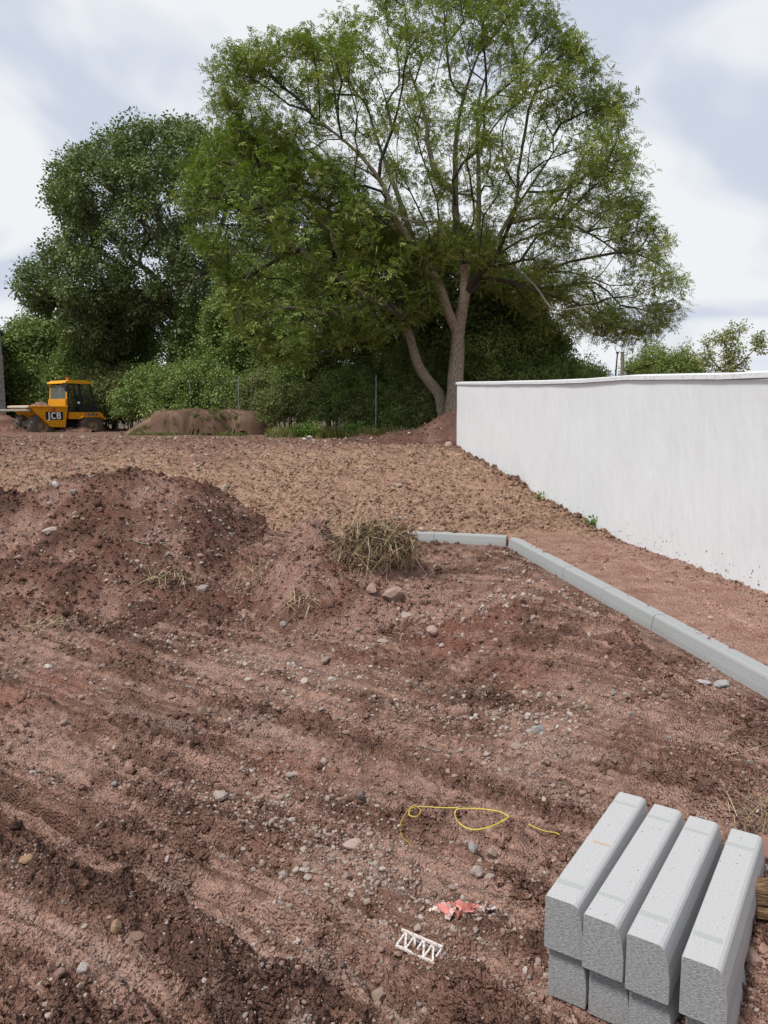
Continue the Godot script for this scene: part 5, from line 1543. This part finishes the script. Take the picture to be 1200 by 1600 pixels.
func make_litter() -> void:
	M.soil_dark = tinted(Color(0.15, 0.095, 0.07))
	var gx := -0.09
	straw("grass_clump", "large uprooted clump of tangled dry grass on the smaller soil heap", Vector3(gx, 0.40, -8.0), Vector3(0.37, 0.25, 0.32), 2300, 0.25, 0.0075, 501, true)
	var tufts := [
		["dry grass tuft between the two soil heaps", Vector3(-1.322, 0.500, -8.315), 0.22, 150],
		["dry grass wisp in front of the big heap's gravelly flank", Vector3(-2.284, 0.300, -7.913), 0.2, 90],
		["dry grass wisp on the low ridge at the left", Vector3(-3.239, 0.120, -7.156), 0.18, 90],
		["dry grass tuft hanging on the front of the smaller heap", Vector3(-0.804, 0.250, -7.265), 0.16, 80],
		["dry grass wisp on the crest behind the grass clump", Vector3(-0.615, 0.650, -8.583), 0.18, 90],
		["dry grass tuft beside the stacked kerbs at the right edge", Vector3(1.670, -0.100, -3.150), 0.14, 110],
		["dry grass wisp behind the far ends of the stacked kerbs", Vector3(1.765, 0.000, -3.631), 0.16, 36],
	]
	var sd := 510
	for t in tufts:
		var p: Vector3 = t[1]
		straw("grass_tuft", t[0], Vector3(p.x, surface_y(p.x, -p.z) - 0.02, p.z), Vector3(t[2], t[2] * 0.3, t[2] * 0.7), t[3], t[2] * 1.3, 0.007 * clampf(-p.z / 6.0, 0.45, 1.2), sd, false)
		sd += 1
	# sticks
	var sticks := [
		["bent bare twig standing on the big heap's left shoulder", [Vector3(-4.311, 1.020, -10.000), Vector3(-4.407, 1.087, -10.000), Vector3(-4.460, 1.188, -10.000), Vector3(-4.505, 1.296, -10.000)], 0.012],
		["thin straight twig lying across the road bed right of centre", [Vector3(0.221, -0.141, -4.600), Vector3(0.403, -0.162, -4.600), Vector3(0.685, -0.158, -4.600)], 0.006],
		["short root lying on the gravelly flank of the big heap", [Vector3(-3.007, 0.353, -9.000), Vector3(-2.881, 0.261, -9.000), Vector3(-2.771, 0.353, -9.000)], 0.012],
		["thin pale root poking from the low ridge", [Vector3(-3.342, 0.238, -8.200), Vector3(-3.279, 0.380, -8.200), Vector3(-3.253, 0.500, -8.200)], 0.01],
	]
	for s in sticks:
		var pts: Array = s[1]
		for k in pts.size(): pts[k].y = surface_y(pts[k].x, -pts[k].z) + 0.01 + (0.09 * k if s[2] == 0.012 and pts.size() == 4 else 0.0)
		var o := thing("twig", s[0], "twig", pts[0])
		var rel := []
		for p in pts: rel.append(p - pts[0])
		piece("shoot", tube_mesh(rel, s[2], s[2] * 0.5, 5, 0.08), M.dead, o)
	# yellow strap: a long loop and a kinked tail
	var o := thing("packing_strap", "yellow plastic packing strap looped loosely over the soil", "strap", Vector3(0.334, -0.120, -3.772))
	var base := o.position
	var st := tool()
	var loop := [Vector3(0.647, -0.060, -3.753), Vector3(0.602, -0.050, -3.787), Vector3(0.474, -0.060, -3.838), Vector3(0.376, -0.050, -3.800), Vector3(0.387, -0.100, -3.774), Vector3(0.456, -0.120, -3.735), Vector3(0.562, -0.100, -3.737), Vector3(0.647, -0.060, -3.753), Vector3(0.609, -0.070, -3.720)]
	ribbon(st, shifted(smooth_line(loop, 0.02), -base), 0.0065, 0.0012, Vector3(0, 1, 0.5).normalized(), 0.02)
	piece("loop", done(st), M.strap, o)
	st = tool()
	var tail := [Vector3(0.392, -0.050, -3.826), Vector3(0.305, -0.060, -3.845), Vector3(0.186, -0.050, -3.840), Vector3(0.137, -0.040, -3.794), Vector3(0.132, -0.050, -3.748), Vector3(0.172, -0.050, -3.741), Vector3(0.190, -0.040, -3.781), Vector3(0.156, -0.040, -3.834), Vector3(0.114, -0.060, -3.792), Vector3(0.082, -0.080, -3.701), Vector3(0.094, -0.120, -3.662), Vector3(0.129, -0.140, -3.637), Vector3(0.154, -0.170, -3.601)]
	ribbon(st, shifted(smooth_line(tail, 0.02), -base), 0.005, 0.0012, Vector3(0, 1, 0.7).normalized(), 0.03)
	piece("tail", done(st), M.strap, o)
	o = thing("strap_scrap", "short scrap of dull yellow strap near the stacked kerbs", "strap", Vector3(0.853, -0.100, -3.675))
	st = tool()
	ribbon(st, shifted(smooth_line([Vector3(0.735, -0.060, -3.678), Vector3(0.801, -0.060, -3.617), Vector3(0.864, -0.070, -3.611), Vector3(0.895, -0.070, -3.552)], 0.02), -o.position), 0.007, 0.0015)
	piece("strip", done(st), M.strap, o)
	# torn red and white tape
	o = thing("torn_tape", "torn crumpled red and white plastic tape on the soil", "tape", Vector3(0.335, -0.160, -3.105))
	var bits := [[[Vector3(0.194, -0.150, -3.091), Vector3(0.231, -0.130, -3.058), Vector3(0.258, -0.120, -3.060)], 0.018, 0], [[Vector3(0.244, -0.150, -3.082), Vector3(0.273, -0.100, -3.044), Vector3(0.304, -0.110, -3.076), Vector3(0.318, -0.140, -3.051)], 0.045, 1], [[Vector3(0.292, -0.150, -3.065), Vector3(0.312, -0.120, -2.985), Vector3(0.329, -0.130, -2.995)], 0.035, 1],
		[[Vector3(0.322, -0.150, -3.143), Vector3(0.354, -0.100, -3.079), Vector3(0.384, -0.130, -3.101)], 0.03, 1], [[Vector3(0.386, -0.150, -3.117), Vector3(0.416, -0.120, -3.091), Vector3(0.429, -0.130, -3.062)], 0.03, 1], [[Vector3(0.416, -0.150, -3.082), Vector3(0.437, -0.090, -3.038), Vector3(0.471, -0.130, -3.088)], 0.04, 0], [[Vector3(0.335, -0.150, -3.048), Vector3(0.353, -0.110, -3.025), Vector3(0.378, -0.130, -3.045)], 0.025, 1], [[Vector3(0.263, -0.150, -3.117), Vector3(0.275, -0.090, -3.004), Vector3(0.308, -0.120, -3.056)], 0.03, 0]]
	sd = 0
	for b in bits:
		st = tool()
		var line := smooth_line(b[0], 0.008)
		rng.seed = 600 + sd
		for k in line.size():
			line[k].y = maxf(surface_y(line[k].x, -line[k].z) + 0.004, surface_y(line[k].x, -line[k].z) + 0.02 * (line[k].y + 0.15) / 0.05)
			line[k] += rdir() * 0.004
		ribbon(st, shifted(line, -o.position), b[1], 0.001, (Vector3.UP + rdir() * 0.6).normalized(), R(-0.12, 0.12))
		piece("red_piece" if b[2] == 1 else "white_piece", done(st), M.tape_red if b[2] == 1 else M.tape_white, o)
		sd += 1
	# lattice spacer
	var a := Vector3(0.067, -0.130, -2.835)
	var e := Vector3(0.222, -0.150, -2.719)
	a.y = surface_y(a.x, -a.z) + 0.012
	e.y = surface_y(e.x, -e.z) + 0.006
	o = thing("lattice_spacer", "white plastic lattice bar spacer lying on the soil", "spacer", a)
	var len := (e - a).length()
	var dir := (e - a).normalized()
	var across := dir.cross(Vector3.UP).normalized()
	var up := across.cross(dir)
	var ridge := up * 0.045 - across * 0.01
	var rails := [across * 0.03, -across * 0.035, ridge]
	for r in rails:
		st = tool()
		ribbon(st, PackedVector3Array([r, r + dir * len]), 0.010, 0.008, up)
		piece("rail", done(st), M.plastic, o)
	var nb := 9
	for side in 2:
		for k in nb:
			var p: Vector3 = dir * len * k / nb + (rails[side] if k % 2 == 0 else ridge)
			var q: Vector3 = dir * len * (k + 1) / nb + (ridge if k % 2 == 0 else rails[side])
			st = tool()
			ribbon(st, PackedVector3Array([p, q]), 0.008, 0.005, up)
			piece("brace", done(st), M.plastic, o)
	# broken tile shards
	for s in [["thin pink shard of broken tile below the strap loop", Vector3(0.572, -0.160, -3.407), Vector3(0.085, 0.012, 0.022), 0.2], ["upright pink shard of broken tile beside the loop", Vector3(0.598, -0.130, -3.620), Vector3(0.02, 0.055, 0.012), 0.5], ["small pink shard of broken tile next to the upright one", Vector3(0.641, -0.130, -3.574), Vector3(0.03, 0.032, 0.012), -0.4]]:
		var p: Vector3 = s[1]
		var m := piece("tile_shard", rock_mesh(921, s[2] * 1.1, 0.15, 10), M.tileshard)
		m.transform = Transform3D(Basis(Vector3.UP, s[3]), Vector3(p.x, surface_y(p.x, -p.z) + s[2].y * 0.45, p.z))
		tag(m, s[0], "tile shard", "broken tile")
	# old timber by the stack
	var tp := Vector3(1.470, -0.140, -2.696)
	o = thing("old_timber", "weathered brown timber baulk split at its end beside the kerb stack", "timber", Vector3(tp.x + 0.12, surface_y(tp.x, -tp.z) + 0.005, tp.z), deg_to_rad(-14.0))
	piece("upper_board", box_mesh(Vector3(0.62, 0.075, 0.09), 0.008, Vector3(0.1, 0.075, 0)), M.oldwood, o)
	piece("lower_board", box_mesh(Vector3(0.58, 0.04, 0.10), 0.006, Vector3(0.11, 0.016, 0.012)), M.oldwood, o)
	# pale planks on the far left
	o = thing("pale_plank", "long pale plank lying on the soil bank left of the dumper", "plank", Vector3(-17.912, 2.273, -37.000))
	piece("board", box_mesh(Vector3(2.1, 0.10, 0.22), 0.01), M.palewood, o)
	o = thing("pale_plank", "end of a pale board at the left edge behind the big heap", "plank", Vector3(-5.954, 0.720, -11.840), 0.2)
	o.position.y = surface_y(o.position.x, -o.position.z) + 0.03
	piece("board", box_mesh(Vector3(0.35, 0.04, 0.16), 0.006), M.palewood, o)

# ---------------------------------------------------------------- sky
func make_sky() -> Sky:
	var w := 1536
	var h := 768
	var im := Image.create_empty(w, h, false, Image.FORMAT_RGBF)
	var a := FastNoiseLite.new()
	a.seed = 4
	a.frequency = 1.0
	a.fractal_octaves = 5
	a.fractal_gain = 0.52
	var b := FastNoiseLite.new()
	b.seed = 8
	b.frequency = 0.9
	b.fractal_octaves = 3
	for j in h:
		var el := PI * (0.5 - (j + 0.5) / h)
		if el < -0.03:
			im.fill_rect(Rect2i(0, j, w, 1), Color(0.25, 0.2, 0.16))
			continue
		var ce := cos(el)
		var y := sin(maxf(el, 0.0))
		for i in w:
			var az := TAU * (i + 0.5) / w
			# clouds lie on a flat layer: spread out towards the horizon
			var k := 1.0 / (y + 0.30)
			var p := Vector3(cos(az) * ce * k, y * 0.5, sin(az) * ce * k)
			var warp := b.get_noise_3dv(p * 0.8)
			var n := a.get_noise_3d(p.x * 1.2 + warp * 0.6, p.y, p.z * 1.2 - warp * 0.6)
			var m := b.get_noise_3d(p.x * 0.55 + 31.0, p.y, p.z * 0.55)
			var bright := clampf(0.5 + n * 1.1, 0.0, 1.0)
			var grey := Color(0.28, 0.302, 0.357)
			var white := Color(0.395, 0.408, 0.42)
			var blue := Color(0.31, 0.36, 0.44)
			var c := grey.lerp(white, smoothstep(0.18, 0.72, bright))
			c = c.lerp(blue, smoothstep(0.18, 0.45, m - n * 0.3) * 0.45)
			im.set_pixel(i, j, c)
	var sm := PanoramaSkyMaterial.new()
	sm.panorama = ImageTexture.create_from_image(im)
	var s := Sky.new()
	s.sky_material = sm
	return s

func set_noise(n: FastNoiseLite, sd: int, f: float, oct: int) -> void:
	n.seed = sd
	n.frequency = f
	n.fractal_octaves = oct
	n.noise_type = FastNoiseLite.TYPE_SIMPLEX_SMOOTH

func _ready() -> void:
	# camera, sky, sun, exposure
	var cam := Camera3D.new()
	cam.name = "camera"
	cam.fov = 2.0 * rad_to_deg(atan(800.0 / 1200.0))
	cam.position = Vector3(0, 2.0, 0)
	cam.rotation.x = -atan(150.0 / 1200.0)
	cam.far = 6000.0
	cam.near = 0.05
	add_child(cam)
	var env := Environment.new()
	env.background_mode = Environment.BG_SKY
	env.sky = make_sky()
	env.sky_rotation = Vector3(0, deg_to_rad(60.0), 0)
	env.background_energy_multiplier = 1.0
	env.tonemap_mode = Environment.TONE_MAPPER_LINEAR
	env.tonemap_exposure = 2.2
	env.ssao_enabled = true
	env.ssil_enabled = true
	env.sdfgi_enabled = true
	var we := WorldEnvironment.new()
	we.name = "environment"
	we.environment = env
	add_child(we)
	var sun := DirectionalLight3D.new()
	sun.name = "sun"
	sun.light_energy = 0.5
	sun.light_angular_distance = 11.0
	sun.light_color = Color(1.0, 0.985, 0.955)
	sun.shadow_enabled = true
	add_child(sun)
	sun.look_at_from_position(Vector3(-5.5, 11.0, 4.5), Vector3.ZERO)

	set_noise(n_low, 1, 0.45, 3)
	set_noise(n_mid, 2, 2.6, 3)
	set_noise(n_fine, 3, 14.0, 3)
	set_noise(n_rut, 4, 1.0, 2)
	set_noise(n_clod, 5, 5.5, 1)
	n_clod.noise_type = FastNoiseLite.TYPE_CELLULAR
	n_clod.cellular_return_type = FastNoiseLite.RETURN_DISTANCE
	set_noise(n_crumb, 6, 13.0, 1)
	n_crumb.noise_type = FastNoiseLite.TYPE_CELLULAR
	n_crumb.cellular_return_type = FastNoiseLite.RETURN_DISTANCE
	set_noise(n_lump, 7, 7.0, 3)
	make_materials()
	make_ground()
	make_heap({"label": "big reddish soil heap with gravelly flank left of centre", "rect": [-8.0, -1.2, 6.9, 12.2], "step": 0.028,
		"cones": [[-3.3, 10.1, 1.02, 1.7, 1.75], [-4.2, 10.1, 0.98, 1.6, 1.6], [-5.5, 10.0, 0.92, 1.9, 1.6], [-2.75, 9.7, 0.8, 0.85, 1.2], [-3.5, 8.0, 0.36, 1.9, 0.75, 0.05], [-4.6, 8.2, 0.36, 1.6, 0.75], [-2.3, 7.7, 0.2, 0.7, 0.45]], "damp": 0.05})
	make_heap({"label": "smaller soil heap topped by the grass clump in the middle", "rect": [-2.1, 1.2, 6.6, 10.0], "step": 0.024,
		"cones": [[-0.8, 8.3, 1.0, 0.66, 0.9], [-0.1, 8.15, 0.7, 0.72, 0.85], [-0.75, 7.75, 0.6, 0.55, 0.7], [-0.1, 7.75, 0.42, 0.55, 0.6], [0.25, 7.7, 0.26, 0.75, 0.65]], "damp": -0.4, "rough": 0.8})
	make_heap({"label": "flat topped weedy soil bank in front of the fence", "rect": [-11.2, -3.4, 27.4, 32.5], "step": 0.07, "p": 11.0, "rough": 0.4, "damp": -0.05, "tint": Color(0.21, 0.15, 0.10), "tint_amount": 0.45,
		"cones": [[-8.0, 30.4, 0.98, 1.2, 1.5], [-6.6, 30.4, 0.98, 1.5, 1.55], [-5.3, 30.4, 0.95, 1.15, 1.5], [-8.8, 30.3, 0.95, 1.5, 1.5, 0.0, 1.0]]})
	make_heap({"label": "smooth soil heap banked against the far end of the white wall", "rect": [-1.6, 2.7, 17.2, 21.5], "step": 0.05, "rough": 0.6, "damp": 0.1, "tint": Color(0.19, 0.105, 0.085), "tint_amount": 0.6,
		"cones": [[1.7, 18.9, 1.0, 1.5, 1.2], [0.5, 19.2, 0.42, 1.5, 1.0], [-0.5, 20.0, 0.25, 1.2, 0.8]]})
	make_heap({"label": "soil bank in front of the dumper's front wheel at the left edge", "rect": [-25.0, -14.5, 36.0, 41.2], "step": 0.1, "p": 2.0, "rough": 1.3,
		"cones": [[-20.5, 39.2, 1.05, 3.0, 1.3], [-18.6, 38.6, 0.4, 2.6, 1.0], [-16.0, 38.6, 0.25, 2.0, 0.8]]})
	make_heap({"label": "distant soil heap rising behind the dumper's skip", "rect": [-24.5, -14.0, 42.0, 46.5], "step": 0.12, "rough": 1.2,
		"cones": [[-18.3, 44.2, 2.0, 2.8, 2.0]]})
	make_wall()
	make_sprays()
	make_trees()
	make_house()
	make_fence()
	make_poles()
	make_dumper()
	make_kerbs()
	make_undergrowth()
	make_rocks()
	make_litter()
	make_gravel()
